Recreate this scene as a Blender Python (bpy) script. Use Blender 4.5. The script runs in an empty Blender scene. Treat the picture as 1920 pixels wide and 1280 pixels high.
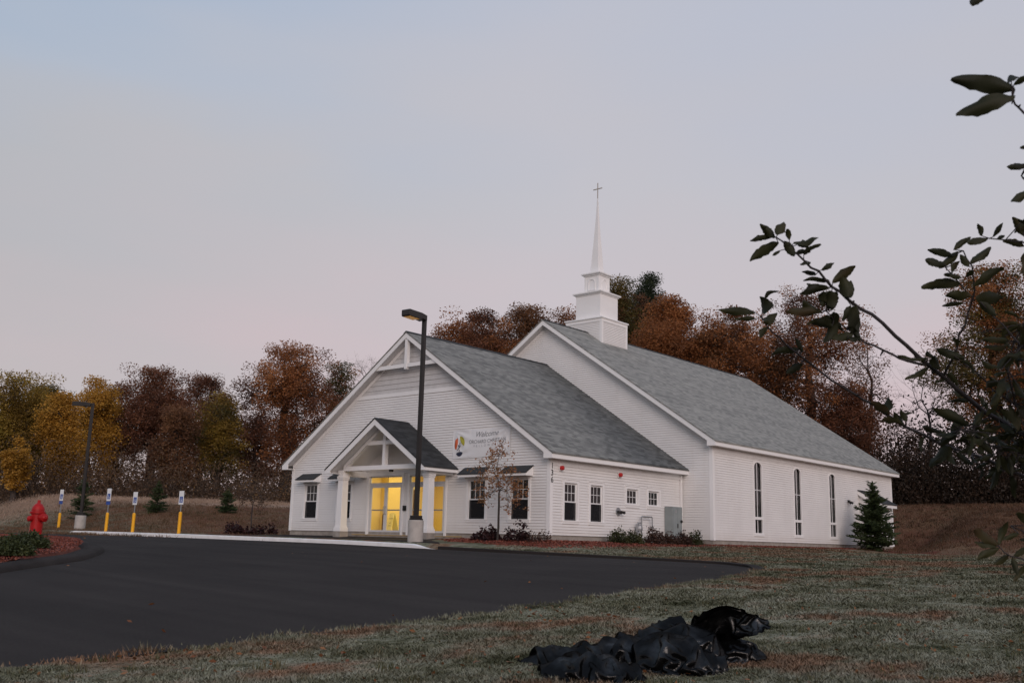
import bpy, math, random
import numpy as np
from mathutils import Vector, Matrix, noise as mnoise

# ------------------------------------------------------------------ camera
SC = bpy.context.scene
COL = SC.collection
F_PX, CAM = 1870.2263, np.array([29.9931, -28.2882, -0.262])
YAW, PITCH, ROLL = 0.7131, 0.1976, 0.0247
_fw = np.array([-math.sin(YAW)*math.cos(PITCH), math.cos(YAW)*math.cos(PITCH), math.sin(PITCH)])
_rt = np.array([math.cos(YAW), math.sin(YAW), 0.0])
_up = np.cross(_rt, _fw)
_R = math.cos(ROLL)*_rt + math.sin(ROLL)*_up
_U = math.cos(ROLL)*_up - math.sin(ROLL)*_rt
cam_d = bpy.data.cameras.new('camera')
cam = bpy.data.objects.new('camera', cam_d)
COL.objects.link(cam)
cam.matrix_world = Matrix(((_R[0], _U[0], -_fw[0], CAM[0]), (_R[1], _U[1], -_fw[1], CAM[1]),
                           (_R[2], _U[2], -_fw[2], CAM[2]), (0, 0, 0, 1)))
cam_d.sensor_width = 36.0
cam_d.lens = F_PX/1920*36.0
cam_d.clip_start, cam_d.clip_end = 0.05, 3000
cam_d.dof.use_dof = True
cam_d.dof.focus_distance = 30.0
cam_d.dof.aperture_fstop = 13.0
SC.camera = cam

# ------------------------------------------------------------------ world, sun, exposure
SUN_AZ = Vector((0.80, -0.60, 0.0)).normalized()       # towards the glow behind the camera
SUN_EL = math.radians(21)
W_ = bpy.data.worlds.new("World"); SC.world = W_; W_.use_nodes = True
nt = W_.node_tree; nt.nodes.clear()
def N(t, typ, **kw):
    n = t.nodes.new(typ)
    for k, v in kw.items(): setattr(n, k, v)
    return n
def s2l(c):
    return tuple(((x/255)/12.92 if x/255 <= .04045 else ((x/255+.055)/1.055)**2.4) for x in c)
def ramp(t, stops, interp='LINEAR'):
    r = N(t, 'ShaderNodeValToRGB'); r.color_ramp.interpolation = interp
    el = r.color_ramp.elements
    while len(el) < len(stops): el.new(0.5)
    for e, (p, c) in zip(el, stops):
        e.position = p; e.color = (c[0], c[1], c[2], 1) if not isinstance(c, (int, float)) else (c, c, c, 1)
    return r
def mixc(t, fac, a, b, mode='MIX'):
    m = N(t, 'ShaderNodeMix', data_type='RGBA', blend_type=mode)
    for s, v in ((0, fac), (6, a), (7, b)):
        if hasattr(v, 'links'): t.links.new(v, m.inputs[s])
        elif s == 0: m.inputs[0].default_value = v
        else: m.inputs[s].default_value = (*v[:3], 1)
    return m.outputs[2]
def math_(t, op, a, b=None, clamp=False):
    m = N(t, 'ShaderNodeMath', operation=op, use_clamp=clamp)
    for i, v in enumerate((a, b)):
        if v is None: continue
        if hasattr(v, 'links'): t.links.new(v, m.inputs[i])
        else: m.inputs[i].default_value = v
    return m.outputs[0]
out = N(nt, 'ShaderNodeOutputWorld'); bg = N(nt, 'ShaderNodeBackground')
tc = N(nt, 'ShaderNodeTexCoord'); sep = N(nt, 'ShaderNodeSeparateXYZ')
nt.links.new(tc.outputs['Generated'], sep.inputs[0])
# thin veil of high cloud: colour by height above the horizon
hi = math_(nt, 'MULTIPLY', sep.outputs[2], 1.0)
nz = N(nt, 'ShaderNodeTexNoise'); nz.inputs['Scale'].default_value = 2.2; nz.inputs['Detail'].default_value = 3
mp = N(nt, 'ShaderNodeMapping'); mp.inputs['Scale'].default_value = (1, 1, 3.6); mp.inputs['Rotation'].default_value = (0.25, 0.1, 0)
nt.links.new(tc.outputs['Generated'], mp.inputs[0]); nt.links.new(mp.outputs[0], nz.inputs[0])
wob = math_(nt, 'MULTIPLY', math_(nt, 'SUBTRACT', nz.outputs[0], 0.5), 0.30)
el = math_(nt, 'ADD', hi, wob, clamp=True)
veil = ramp(nt, [(0.0, s2l((221, 193, 197))), (0.12, s2l((215, 194, 198))), (0.22, s2l((208, 198, 202))),
                 (0.34, s2l((203, 200, 206))), (0.52, s2l((196, 199, 212))), (0.75, s2l((180, 194, 218))), (1.0, s2l((168, 184, 212)))])
nt.links.new(el, veil.inputs[0])
# to the west (-X) the veil greys lower down and opens to pale blue higher up
west = math_(nt, 'ADD', math_(nt, 'MULTIPLY', sep.outputs[0], -0.80), math_(nt, 'MULTIPLY', sep.outputs[1], -0.45))
wfac = ramp(nt, [(0.12, 0.0), (0.62, 1.0)]); nt.links.new(math_(nt, 'ADD', west, wob), wfac.inputs[0])
wcol = ramp(nt, [(0.0, s2l((206, 188, 190))), (0.20, s2l((194, 187, 189))), (0.33, s2l((189, 189, 193))), (0.43, s2l((182, 192, 207))), (0.58, s2l((167, 187, 212)))])
nt.links.new(el, wcol.inputs[0])
cool = mixc(nt, wfac.outputs[0], veil.outputs[0], wcol.outputs[0])
sky = N(nt, 'ShaderNodeTexSky', sky_type='NISHITA', sun_disc=False)
sky.sun_elevation = SUN_EL
sky.sun_rotation = math.atan2(SUN_AZ.x, SUN_AZ.y)
sky.air_density, sky.dust_density, sky.ozone_density = 1.2, 1.0, 2.0
skyb = mixc(nt, 1.0, sky.outputs[0], (0.10, 0.10, 0.10), 'MULTIPLY')
nt.links.new(mixc(nt, 0.08, cool, skyb), bg.inputs[0])
bg.inputs[1].default_value = 0.96
nt.links.new(bg.outputs[0], out.inputs[0])

sun_d = bpy.data.lights.new('sun', 'SUN'); sun = bpy.data.objects.new('sun', sun_d); COL.objects.link(sun)
sun_d.energy = 1.36; sun_d.angle = math.radians(32); sun_d.color = (1.0, 0.84, 0.78)
_sd = Vector((SUN_AZ.x*math.cos(SUN_EL), SUN_AZ.y*math.cos(SUN_EL), math.sin(SUN_EL)))
sun.rotation_euler = _sd.to_track_quat('Z', 'Y').to_euler()

SC.view_settings.view_transform = 'Standard'; SC.view_settings.look = 'None'
SC.view_settings.exposure = 0.0; SC.view_settings.gamma = 1.0
SC.render.engine = 'CYCLES'
SC.cycles.max_bounces = 6; SC.cycles.transparent_max_bounces = 12
SC.cycles.caustics_reflective = False; SC.cycles.caustics_refractive = False
SC.cycles.use_denoising = True

# ------------------------------------------------------------------ helpers: pixels of the survey -> world
def ray(u, v):
    return _R*(u-960)/F_PX - _U*(v-640)/F_PX + _fw
def at_depth(u, v, d):
    return CAM + ray(u, v)*d
def at_dist(u, v, d):
    r = ray(u, v); return CAM + r*d/np.hypot(r[0], r[1])
def hit(u, v, ax, val):
    r = ray(u, v); return CAM + r*(val-CAM[ax])/r[ax]
def ss(a, b, x):
    t = np.clip((np.asarray(x, float)-a)/(b-a), 0, 1); return t*t*(3-2*t)

# ------------------------------------------------------------------ helpers: meshes and objects
class MB:
    """collects faces of one mesh"""
    def __init__(s): s.v, s.f, s.m, s.n = [], [], [], 0
    def add(s, verts, faces, mi=0):
        verts = [tuple(map(float, p)) for p in verts]
        s.v.append(verts); o = s.n; s.n += len(verts)
        for f in faces: s.f.append([i+o for i in f]); s.m.append(mi)
        return s
    def box(s, x0, x1, y0, y1, z0, z1, mi=0, M=None):
        p = [(x0,y0,z0),(x1,y0,z0),(x1,y1,z0),(x0,y1,z0),(x0,y0,z1),(x1,y0,z1),(x1,y1,z1),(x0,y1,z1)]
        if M: p = [M(*q) for q in p]
        return s.add(p, [(0,3,2,1),(4,5,6,7),(0,1,5,4),(1,2,6,5),(2,3,7,6),(3,0,4,7)], mi)
    def prism(s, poly, a, b, M, mi=0):
        """poly of (p,q) pairs extruded from a to b; M(p,q,t)->xyz"""
        n = len(poly)
        v = [M(p, q, a) for p, q in poly]+[M(p, q, b) for p, q in poly]
        f = [tuple(range(n))[::-1], tuple(range(n, 2*n))]
        f += [(i, (i+1) % n, (i+1) % n+n, i+n) for i in range(n)]
        return s.add(v, f, mi)
    def tube(s, pts, radii, k=6, mi=0, cap=True):
        pts = [np.asarray(p, float) for p in pts]; n = len(pts)
        vs = []; 
        ref = None
        for i in range(n):
            t = pts[min(i+1, n-1)]-pts[max(i-1, 0)]; t = t/(np.linalg.norm(t)+1e-9)
            if ref is None: ref = np.array([1., 0, 0]) if abs(t[0]) < .8 else np.array([0, 1., 0])
            a = np.cross(t, ref); a /= np.linalg.norm(a)+1e-9; b = np.cross(t, a); ref = -b if False else ref
            for j in range(k):
                th = 2*math.pi*j/k
                vs.append(pts[i]+radii[i]*(math.cos(th)*a+math.sin(th)*b))
        fs = [(i*k+j, i*k+(j+1) % k, (i+1)*k+(j+1) % k, (i+1)*k+j) for i in range(n-1) for j in range(k)]
        if cap: fs += [tuple(range(k))[::-1], tuple(range((n-1)*k, n*k))]
        return s.add(vs, fs, mi)
    def lathe(s, prof, k=20, c=(0, 0, 0), mi=0):
        n = len(prof); vs = []
        for r, z in prof:
            for j in range(k):
                th = 2*math.pi*j/k; vs.append((c[0]+r*math.cos(th), c[1]+r*math.sin(th), c[2]+z))
        fs = [(i*k+j, i*k+(j+1) % k, (i+1)*k+(j+1) % k, (i+1)*k+j) for i in range(n-1) for j in range(k)]
        fs += [tuple(range(k))[::-1], tuple(range((n-1)*k, n*k))]
        return s.add(vs, fs, mi)
    def build(s, name, mats, parent=None, smooth=False, loc=None, bevel=0, fix=True):
        me = bpy.data.meshes.new(name)
        me.from_pydata([p for b in s.v for p in b], [], s.f)
        mats = mats if isinstance(mats, (list, tuple)) else [mats]
        for m in mats: me.materials.append(m)
        if len(mats) > 1: me.polygons.foreach_set('material_index', s.m)
        if smooth: me.polygons.foreach_set('use_smooth', [True]*len(me.polygons))
        if fix:
            import bmesh
            bm = bmesh.new(); bm.from_mesh(me); bmesh.ops.recalc_face_normals(bm, faces=bm.faces); bm.to_mesh(me); bm.free()
        me.update()
        return link(name, me, parent, loc, bevel)
def link(name, me, parent=None, loc=None, bevel=0):
    o = bpy.data.objects.new(name, me); COL.objects.link(o)
    if parent is not None:
        o.parent = parent
        pl = world_loc(parent)
        o.location = (Vector(loc) if loc is not None else Vector((0, 0, 0)))-pl
    elif loc is not None: o.location = loc
    if bevel:
        b = o.modifiers.new('bevel', 'BEVEL'); b.width = bevel; b.segments = 2; b.limit_method = 'ANGLE'
    return o
def world_loc(o):
    v = Vector((0, 0, 0))
    while o is not None: v = v+o.location; o = o.parent
    return v
def quads(name, V, mats, parent=None, per=4, loc=None, smooth=False):
    """V: (n,per,3) separate faces, one mesh"""
    V = np.ascontiguousarray(V, dtype=np.float32); n = len(V)
    me = bpy.data.meshes.new(name)
    me.vertices.add(n*per); me.vertices.foreach_set('co', V.ravel())
    me.loops.add(n*per); me.loops.foreach_set('vertex_index', np.arange(n*per, dtype=np.int32))
    me.polygons.add(n); me.polygons.foreach_set('loop_start', np.arange(0, n*per, per, dtype=np.int32))
    me.polygons.foreach_set('loop_total', np.full(n, per, dtype=np.int32))
    for m in (mats if isinstance(mats, (list, tuple)) else [mats]): me.materials.append(m)
    me.update(calc_edges=True)
    return link(name, me, parent, loc)
def grid_mesh(name, P, mat, parent=None, smooth=True, closed_u=False):
    """P (a,b,3)"""
    a, b = P.shape[:2]
    me = bpy.data.meshes.new(name)
    idx = np.arange(a*b).reshape(a, b)
    if closed_u: idx = np.vstack([idx, idx[:1]])
    f = np.stack([idx[:-1, :-1], idx[1:, :-1], idx[1:, 1:], idx[:-1, 1:]], -1).reshape(-1, 4)
    n = len(f)
    me.vertices.add(a*b); me.vertices.foreach_set('co', np.ascontiguousarray(P, dtype=np.float32).ravel())
    me.loops.add(n*4); me.loops.foreach_set('vertex_index', f.astype(np.int32).ravel())
    me.polygons.add(n); me.polygons.foreach_set('loop_start', np.arange(0, n*4, 4, dtype=np.int32))
    me.polygons.foreach_set('loop_total', np.full(n, 4, dtype=np.int32))
    me.polygons.foreach_set('use_smooth', np.full(n, smooth, dtype=bool))
    me.materials.append(mat); me.update(calc_edges=True)
    return link(name, me, parent)
def empty(name, loc=(0, 0, 0)):
    o = bpy.data.objects.new(name, None); COL.objects.link(o); o.location = loc; o.empty_display_size = .2
    return o
def tag(o, label=None, cat=None, group=None, kind=None):
    if label: o['label'] = label
    if cat: o['category'] = cat
    if group: o['group'] = group
    if kind: o['kind'] = kind
    return o
def copy_tree(o, parent=None):
    c = o.copy(); COL.objects.link(c); c.parent = parent
    for ch in list(o.children): copy_tree(ch, c)
    return c

# ------------------------------------------------------------------ materials
def mat(name, base, rough=.6, var=0.0, scale=6.0, bump=0.0, bscale=40.0, spec=.4, metal=0.0, var2=None, detail=4, stretch=(1,1,1)):
    m = bpy.data.materials.new(name); m.use_nodes = True; t = m.node_tree
    b = t.nodes['Principled BSDF']
    b.inputs['Roughness'].default_value = rough; b.inputs['Metallic'].default_value = metal
    b.inputs['Specular IOR Level'].default_value = spec
    b.inputs['Base Color'].default_value = (*base, 1)
    if var or bump or var2:
        g = N(t, 'ShaderNodeNewGeometry'); mpn = N(t, 'ShaderNodeMapping'); mpn.inputs['Scale'].default_value = stretch
        t.links.new(g.outputs['Position'], mpn.inputs[0])
    if var or var2:
        n = N(t, 'ShaderNodeTexNoise'); n.inputs['Scale'].default_value = scale; n.inputs['Detail'].default_value = detail
        t.links.new(mpn.outputs[0], n.inputs[0])
        c0 = tuple(x*(1-var) for x in base); c1 = var2 or tuple(min(1, x*(1+var)) for x in base)
        r = ramp(t, [(0.33, c0), (0.67, c1)]); t.links.new(n.outputs[0], r.inputs[0]); t.links.new(r.outputs[0], b.inputs['Base Color'])
    if bump:
        n2 = N(t, 'ShaderNodeTexNoise'); n2.inputs['Scale'].default_value = bscale; n2.inputs['Detail'].default_value = 5
        t.links.new(mpn.outputs[0], n2.inputs[0])
        bp = N(t, 'ShaderNodeBump'); bp.inputs['Strength'].default_value = 1; bp.inputs['Distance'].default_value = bump
        t.links.new(n2.outputs[0], bp.inputs['Height']); t.links.new(bp.outputs[0], b.inputs['Normal'])
    return m
def leaf_mat(name, cols, trans=.42, clump=.35, rough=.6):
    """per-leaf random colour out of a ramp, shifted in clumps; a bit of light passes through"""
    m = bpy.data.materials.new(name); m.use_nodes = True; t = m.node_tree
    b = t.nodes['Principled BSDF']; o = t.nodes['Material Output']
    g = N(t, 'ShaderNodeNewGeometry')
    n = N(t, 'ShaderNodeTexNoise'); n.inputs['Scale'].default_value = clump; n.inputs['Detail'].default_value = 2
    t.links.new(g.outputs['Position'], n.inputs[0])
    f = math_(t, 'ADD', math_(t, 'MULTIPLY', g.outputs['Random Per Island'], .42), math_(t, 'MULTIPLY', math_(t, 'SUBTRACT', n.outputs[0], .28), 1.25), True)
    k = len(cols); r = ramp(t, [(i/(k-1), c) for i, c in enumerate(cols)]); t.links.new(f, r.inputs[0])
    t.links.new(r.outputs[0], b.inputs['Base Color']); b.inputs['Roughness'].default_value = rough
    b.inputs['Specular IOR Level'].default_value = .25
    tr = N(t, 'ShaderNodeBsdfTranslucent'); t.links.new(r.outputs[0], tr.inputs[0])
    mx = N(t, 'ShaderNodeMixShader'); mx.inputs[0].default_value = trans
    t.links.new(b.outputs[0], mx.inputs[1]); t.links.new(tr.outputs[0], mx.inputs[2]); t.links.new(mx.outputs[0], o.inputs[0])
    return m
def glass_mat(name, tint=(.42, .45, .45), refl=1.5):
    m = bpy.data.materials.new(name); m.use_nodes = True; t = m.node_tree; t.nodes.clear()
    o = N(t, 'ShaderNodeOutputMaterial'); tr = N(t, 'ShaderNodeBsdfTransparent'); gl = N(t, 'ShaderNodeBsdfGlossy')
    tr.inputs[0].default_value = (*tint, 1); gl.inputs['Roughness'].default_value = .03; gl.inputs[0].default_value = (.9, .9, .9, 1)
    lw = N(t, 'ShaderNodeLayerWeight'); lw.inputs[0].default_value = .5; r0 = ((refl-1)/(refl+1))**2
    fr = math_(t, 'ADD', math_(t, 'MULTIPLY', math_(t, 'POWER', lw.outputs['Facing'], 5.0), 1-r0), r0)
    mx = N(t, 'ShaderNodeMixShader'); t.links.new(fr, mx.inputs[0]); t.links.new(tr.outputs[0], mx.inputs[1])
    t.links.new(gl.outputs[0], mx.inputs[2]); t.links.new(mx.outputs[0], o.inputs[0])
    return m
def shingle_mat(name, dark, light, frost=0.0, sheltered=False):
    m = bpy.data.materials.new(name); m.use_nodes = True; t = m.node_tree; b = t.nodes['Principled BSDF']
    g = N(t, 'ShaderNodeNewGeometry'); sp = N(t, 'ShaderNodeSeparateXYZ'); t.links.new(g.outputs['Position'], sp.inputs[0])
    # courses run level: row from height, tab from Y
    row = math_(t, 'FLOOR', math_(t, 'MULTIPLY', sp.outputs[2], 1/.078))
    tab = math_(t, 'FLOOR', math_(t, 'ADD', math_(t, 'MULTIPLY', sp.outputs[1], 1/.30), math_(t, 'MULTIPLY', row, .37)))
    cb = N(t, 'ShaderNodeCombineXYZ'); t.links.new(row, cb.inputs[0]); t.links.new(tab, cb.inputs[1])
    wn = N(t, 'ShaderNodeTexWhiteNoise', noise_dimensions='3D'); t.links.new(cb.outputs[0], wn.inputs[0])
    n = N(t, 'ShaderNodeTexNoise'); n.inputs['Scale'].default_value = 1.3; n.inputs['Detail'].default_value = 6
    t.links.new(g.outputs['Position'], n.inputs[0])
    fine = N(t, 'ShaderNodeTexNoise'); fine.inputs['Scale'].default_value = 30; t.links.new(g.outputs['Position'], fine.inputs[0])
    wr = N(t, 'ShaderNodeTexWhiteNoise', noise_dimensions='1D'); t.links.new(math_(t, 'FLOOR', math_(t, 'MULTIPLY', row, .5)), wr.inputs['W'])
    f = math_(t, 'ADD', math_(t, 'MULTIPLY', wr.outputs[0], .16), math_(t, 'ADD', math_(t, 'MULTIPLY', wn.outputs[0], .44), math_(t, 'MULTIPLY', fine.outputs[0], .40)))
    r = ramp(t, [(.2, dark), (.8, light)]); t.links.new(f, r.inputs[0])
    col = r.outputs[0]
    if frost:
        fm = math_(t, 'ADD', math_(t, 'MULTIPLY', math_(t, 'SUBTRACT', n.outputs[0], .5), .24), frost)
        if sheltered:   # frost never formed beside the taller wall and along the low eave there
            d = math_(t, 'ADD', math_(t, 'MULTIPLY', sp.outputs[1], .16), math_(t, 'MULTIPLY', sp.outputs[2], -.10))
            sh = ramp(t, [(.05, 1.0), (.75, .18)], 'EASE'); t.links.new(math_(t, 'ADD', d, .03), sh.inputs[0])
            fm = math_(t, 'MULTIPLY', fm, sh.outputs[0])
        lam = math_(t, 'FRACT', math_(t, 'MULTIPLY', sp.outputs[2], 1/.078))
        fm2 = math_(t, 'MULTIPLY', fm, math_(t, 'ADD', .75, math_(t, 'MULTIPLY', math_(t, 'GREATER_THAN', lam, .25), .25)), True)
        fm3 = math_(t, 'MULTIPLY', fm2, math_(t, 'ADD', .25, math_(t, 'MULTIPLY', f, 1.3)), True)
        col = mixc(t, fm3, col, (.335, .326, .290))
    t.links.new(col, b.inputs['Base Color']); b.inputs['Roughness'].default_value = .85; b.inputs['Specular IOR Level'].default_value = .2
    bp = N(t, 'ShaderNodeBump'); bp.inputs['Distance'].default_value = .012
    t.links.new(math_(t, 'FRACT', math_(t, 'MULTIPLY', sp.outputs[2], -1/.078)), bp.inputs['Height']); t.links.new(bp.outputs[0], b.inputs['Normal'])
    return m
M_SIDING = mat('white_siding', (.745, .73, .715), .5, .035, .8, spec=.3)
def soil(m, z0, h):
    t = m.node_tree; b = t.nodes['Principled BSDF']; src = b.inputs['Base Color'].links[0].from_socket
    g = N(t, 'ShaderNodeNewGeometry'); sp = N(t, 'ShaderNodeSeparateXYZ'); t.links.new(g.outputs['Position'], sp.inputs[0])
    n = N(t, 'ShaderNodeTexNoise'); n.inputs['Scale'].default_value = 2.4; n.inputs['Detail'].default_value = 6; t.links.new(g.outputs['Position'], n.inputs[0])
    low = ramp(t, [(0, .75), (1, 0.0)], 'EASE'); t.links.new(math_(t, 'MULTIPLY', math_(t, 'SUBTRACT', sp.outputs[2], z0), 1/h, True), low.inputs[0])
    st = N(t, 'ShaderNodeMapping'); st.inputs['Scale'].default_value = (3, 3, .18); t.links.new(g.outputs['Position'], st.inputs[0])
    n2 = N(t, 'ShaderNodeTexNoise'); n2.inputs['Scale'].default_value = 1.0; n2.inputs['Detail'].default_value = 4; t.links.new(st.outputs[0], n2.inputs[0])
    run = ramp(t, [(.55, 0.0), (.75, .16)]); t.links.new(n2.outputs[0], run.inputs[0])
    f = math_(t, 'ADD', math_(t, 'MULTIPLY', low.outputs[0], n.outputs[0]), run.outputs[0], True)
    t.links.new(mixc(t, f, src, (.60, .555, .50)), b.inputs['Base Color'])
soil(M_SIDING, -.05, .55)
M_TRIM = mat('white_trim', (.82, .81, .80), .45, .02, 1.2, spec=.35)
M_SHAKE = mat('grey_shake', (.56, .545, .535), .6, .06, 3)
M_SOFFIT_SHADE = mat('soffit', (.60, .58, .57), .6)  # white vinyl, greyed: the shade under the rakes is put into its colour
M_FOUND = mat('foundation_concrete', (.30, .27, .24), .9, .18, 3, .004, 60)
M_CONC = mat('concrete', (.40, .37, .34), .9, .12, 4, .004, 50)
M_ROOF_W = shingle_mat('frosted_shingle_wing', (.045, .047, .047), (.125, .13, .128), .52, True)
M_ROOF_S = shingle_mat('frosted_shingle_hall', (.065, .068, .068), (.15, .155, .153), .74)
M_ROOF_P = shingle_mat('charcoal_shingle', (.022, .023, .024), (.055, .057, .058))
M_GLASS = glass_mat('window_glass')
M_SCREEN = glass_mat('screened_glass', (.16, .16, .17), 1.25)
M_DGLASS = glass_mat('door_glass', (.93, .93, .92), 1.35)
M_SASH = mat('sash_vinyl', (.74, .74, .74), .35)
M_ALU = mat('door_aluminium', (.62, .62, .63), .35, spec=.5)
M_DARK = mat('dark_metal', (.02, .018, .017), .4, .15, 8)
M_BLACK = mat('black_paint', (.015, .015, .016), .45)
M_INT = mat('lobby_paint', (.80, .66, .30), .8)
M_INTF = mat('lobby_floor', (.40, .28, .13), .5, .1, 2)
M_INTDOOR = mat('interior_door', (.12, .07, .04), .5)
M_HALLFLOOR = mat('interior_carpet', (.12, .11, .10), .95)
M_RED = mat('red_paint', (.34, .008, .009), .45, .15, 7, .0015, 60, spec=.25)
M_REDP = mat('red_plastic', (.45, .02, .02), .35)
M_STEEL = mat('galvanised', (.36, .37, .38), .45, .1, 9, metal=.6)
M_GREYBOX = mat('grey_cabinet_paint', (.24, .27, .27), .45, .06, 3)
M_YEL = mat('yellow_sleeve', (.80, .38, .012), .4, .06, 5)
M_SIGNW = mat('sign_white', (.75, .76, .76), .4)
M_BLUE = mat('sign_blue', (.02, .07, .32), .4)
M_BRONZE = mat('bronze_pole', (.018, .015, .014), .4, .2, 3)
def asphalt():
    m = bpy.data.materials.new('asphalt'); m.use_nodes = True; t = m.node_tree; b = t.nodes['Principled BSDF']
    g = N(t, 'ShaderNodeNewGeometry')
    n = N(t, 'ShaderNodeTexNoise'); n.inputs['Scale'].default_value = 45; n.inputs['Detail'].default_value = 6; t.links.new(g.outputs['Position'], n.inputs[0])
    n2 = N(t, 'ShaderNodeTexNoise'); n2.inputs['Scale'].default_value = .35; n2.inputs['Detail'].default_value = 4; t.links.new(g.outputs['Position'], n2.inputs[0])
    mp = N(t, 'ShaderNodeMapping'); mp.inputs['Scale'].default_value = (.15, 3.2, 1); mp.inputs['Rotation'].default_value = (0, 0, .12)
    t.links.new(g.outputs['Position'], mp.inputs[0])
    n3 = N(t, 'ShaderNodeTexNoise'); n3.inputs['Scale'].default_value = .5; n3.inputs['Detail'].default_value = 2; t.links.new(mp.outputs[0], n3.inputs[0])
    f = math_(t, 'ADD', math_(t, 'MULTIPLY', n.outputs[0], .5), math_(t, 'ADD', math_(t, 'MULTIPLY', n2.outputs[0], .42), math_(t, 'MULTIPLY', n3.outputs[0], .38)))
    r = ramp(t, [(.40, (.0120, .0100, .0092)), (.86, (.044, .037, .034))]); t.links.new(f, r.inputs[0]); t.links.new(r.outputs[0], b.inputs['Base Color'])
    b.inputs['Roughness'].default_value = .92; b.inputs['Specular IOR Level'].default_value = .12
    bp = N(t, 'ShaderNodeBump'); bp.inputs['Distance'].default_value = .006; n4 = N(t, 'ShaderNodeTexNoise'); n4.inputs['Scale'].default_value = 120
    t.links.new(g.outputs['Position'], n4.inputs[0]); t.links.new(n4.outputs[0], bp.inputs['Height']); t.links.new(bp.outputs[0], b.inputs['Normal'])
    return m
M_ASPH = asphalt()
def lawn(name, island):
    """frosty green, straw and rust patches in world space; shared by the soil and the blades"""
    m = bpy.data.materials.new(name); m.use_nodes = True; t = m.node_tree; b = t.nodes['Principled BSDF']
    g = N(t, 'ShaderNodeNewGeometry')
    mp = N(t, 'ShaderNodeMapping'); mp.inputs['Rotation'].default_value = (0, 0, -.75); mp.inputs['Scale'].default_value = (1, .55, 1); t.links.new(g.outputs['Position'], mp.inputs[0])
    def nz(s, d=4):
        n = N(t, 'ShaderNodeTexNoise'); n.inputs['Scale'].default_value = s; n.inputs['Detail'].default_value = d; t.links.new(mp.outputs[0], n.inputs[0]); return n.outputs[0]
    big, mid, fine = nz(.22, 3), nz(1.1, 5), nz(9, 5)
    green = ramp(t, [(.36, (.042, .046, .022)), (.45, (.115, .114, .070)), (.54, (.200, .198, .142)), (.68, (.29, .288, .230))]); t.links.new(math_(t, 'ADD', math_(t, 'MULTIPLY', mid, .6), math_(t, 'MULTIPLY', fine, .4)), green.inputs[0])
    rust = ramp(t, [(.3, (.075, .044, .026)), (.55, (.18, .09, .047)), (.7, (.27, .15, .085))]); t.links.new(fine, rust.inputs[0])
    fac = ramp(t, [(.52, 0.0), (.585, 1.0)]); t.links.new(math_(t, 'ADD', math_(t, 'MULTIPLY', mid, .62), math_(t, 'MULTIPLY', big, .42)), fac.inputs[0])
    # away from the camera the turf is thinner and browner (bare seeded slopes)
    at = N(t, 'ShaderNodeAttribute'); at.attribute_name = 'bare'
    fb = math_(t, 'MAXIMUM', math_(t, 'MULTIPLY', fac.outputs[0], .85), math_(t, 'MULTIPLY', at.outputs['Fac'], math_(t, 'ADD', .45, math_(t, 'MULTIPLY', mid, .8))), True)
    col = mixc(t, fb, green.outputs[0], rust.outputs[0])
    bk = N(t, 'ShaderNodeAttribute'); bk.attribute_name = 'bare'
    bkr = ramp(t, [(.42, .10), (.56, .95)]); t.links.new(math_(t, 'ADD', math_(t, 'MULTIPLY', mid, .55), math_(t, 'MULTIPLY', big, .45)), bkr.inputs[0])
    col = mixc(t, math_(t, 'MULTIPLY', bk.outputs['Fac'], bkr.outputs[0]), col, (.125, .055, .034))
    dry = N(t, 'ShaderNodeAttribute'); dry.attribute_name = 'straw'
    col = mixc(t, dry.outputs['Fac'], col, (.40, .29, .215))
    if island:
        v = math_(t, 'ADD', .78, math_(t, 'MULTIPLY', g.outputs['Random Per Island'], .60))
        hs = N(t, 'ShaderNodeHueSaturation'); hs.inputs['Saturation'].default_value = .95; t.links.new(v, hs.inputs['Value']); t.links.new(col, hs.inputs['Color']); col = hs.outputs[0]
    t.links.new(col, b.inputs['Base Color']); b.inputs['Roughness'].default_value = .95; b.inputs['Specular IOR Level'].default_value = .1
    if not island:
        bp = N(t, 'ShaderNodeBump'); bp.inputs['Distance'].default_value = .05; t.links.new(math_(t, 'ADD', fine, math_(t, 'MULTIPLY', mid, 1.5)), bp.inputs['Height']); t.links.new(bp.outputs[0], b.inputs['Normal'])
    return m
M_LAWN = lawn('lawn_turf', False); M_BLADE = lawn('lawn_blades', True)
M_MULCH = mat('red_mulch', (.105, .030, .020), .95, .5, 14, .02, 30, spec=.1, var2=(.19, .062, .040))
M_MULCHF = leaf_mat('mulch_chips', [(.09, .024, .017), (.18, .050, .032), (.27, .095, .06)], 0, 3)
M_LITTER = leaf_mat('fallen_leaf', [(.07, .03, .016), (.15, .058, .024), (.22, .095, .035), (.24, .16, .10)], .1, .8)
M_BARK = mat('bark', (.050, .040, .036), .9, .35, 3, .01, 12, stretch=(1, 1, .25))
M_BARK2 = mat('grey_bark', (.11, .095, .09), .9, .3, 3)
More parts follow.
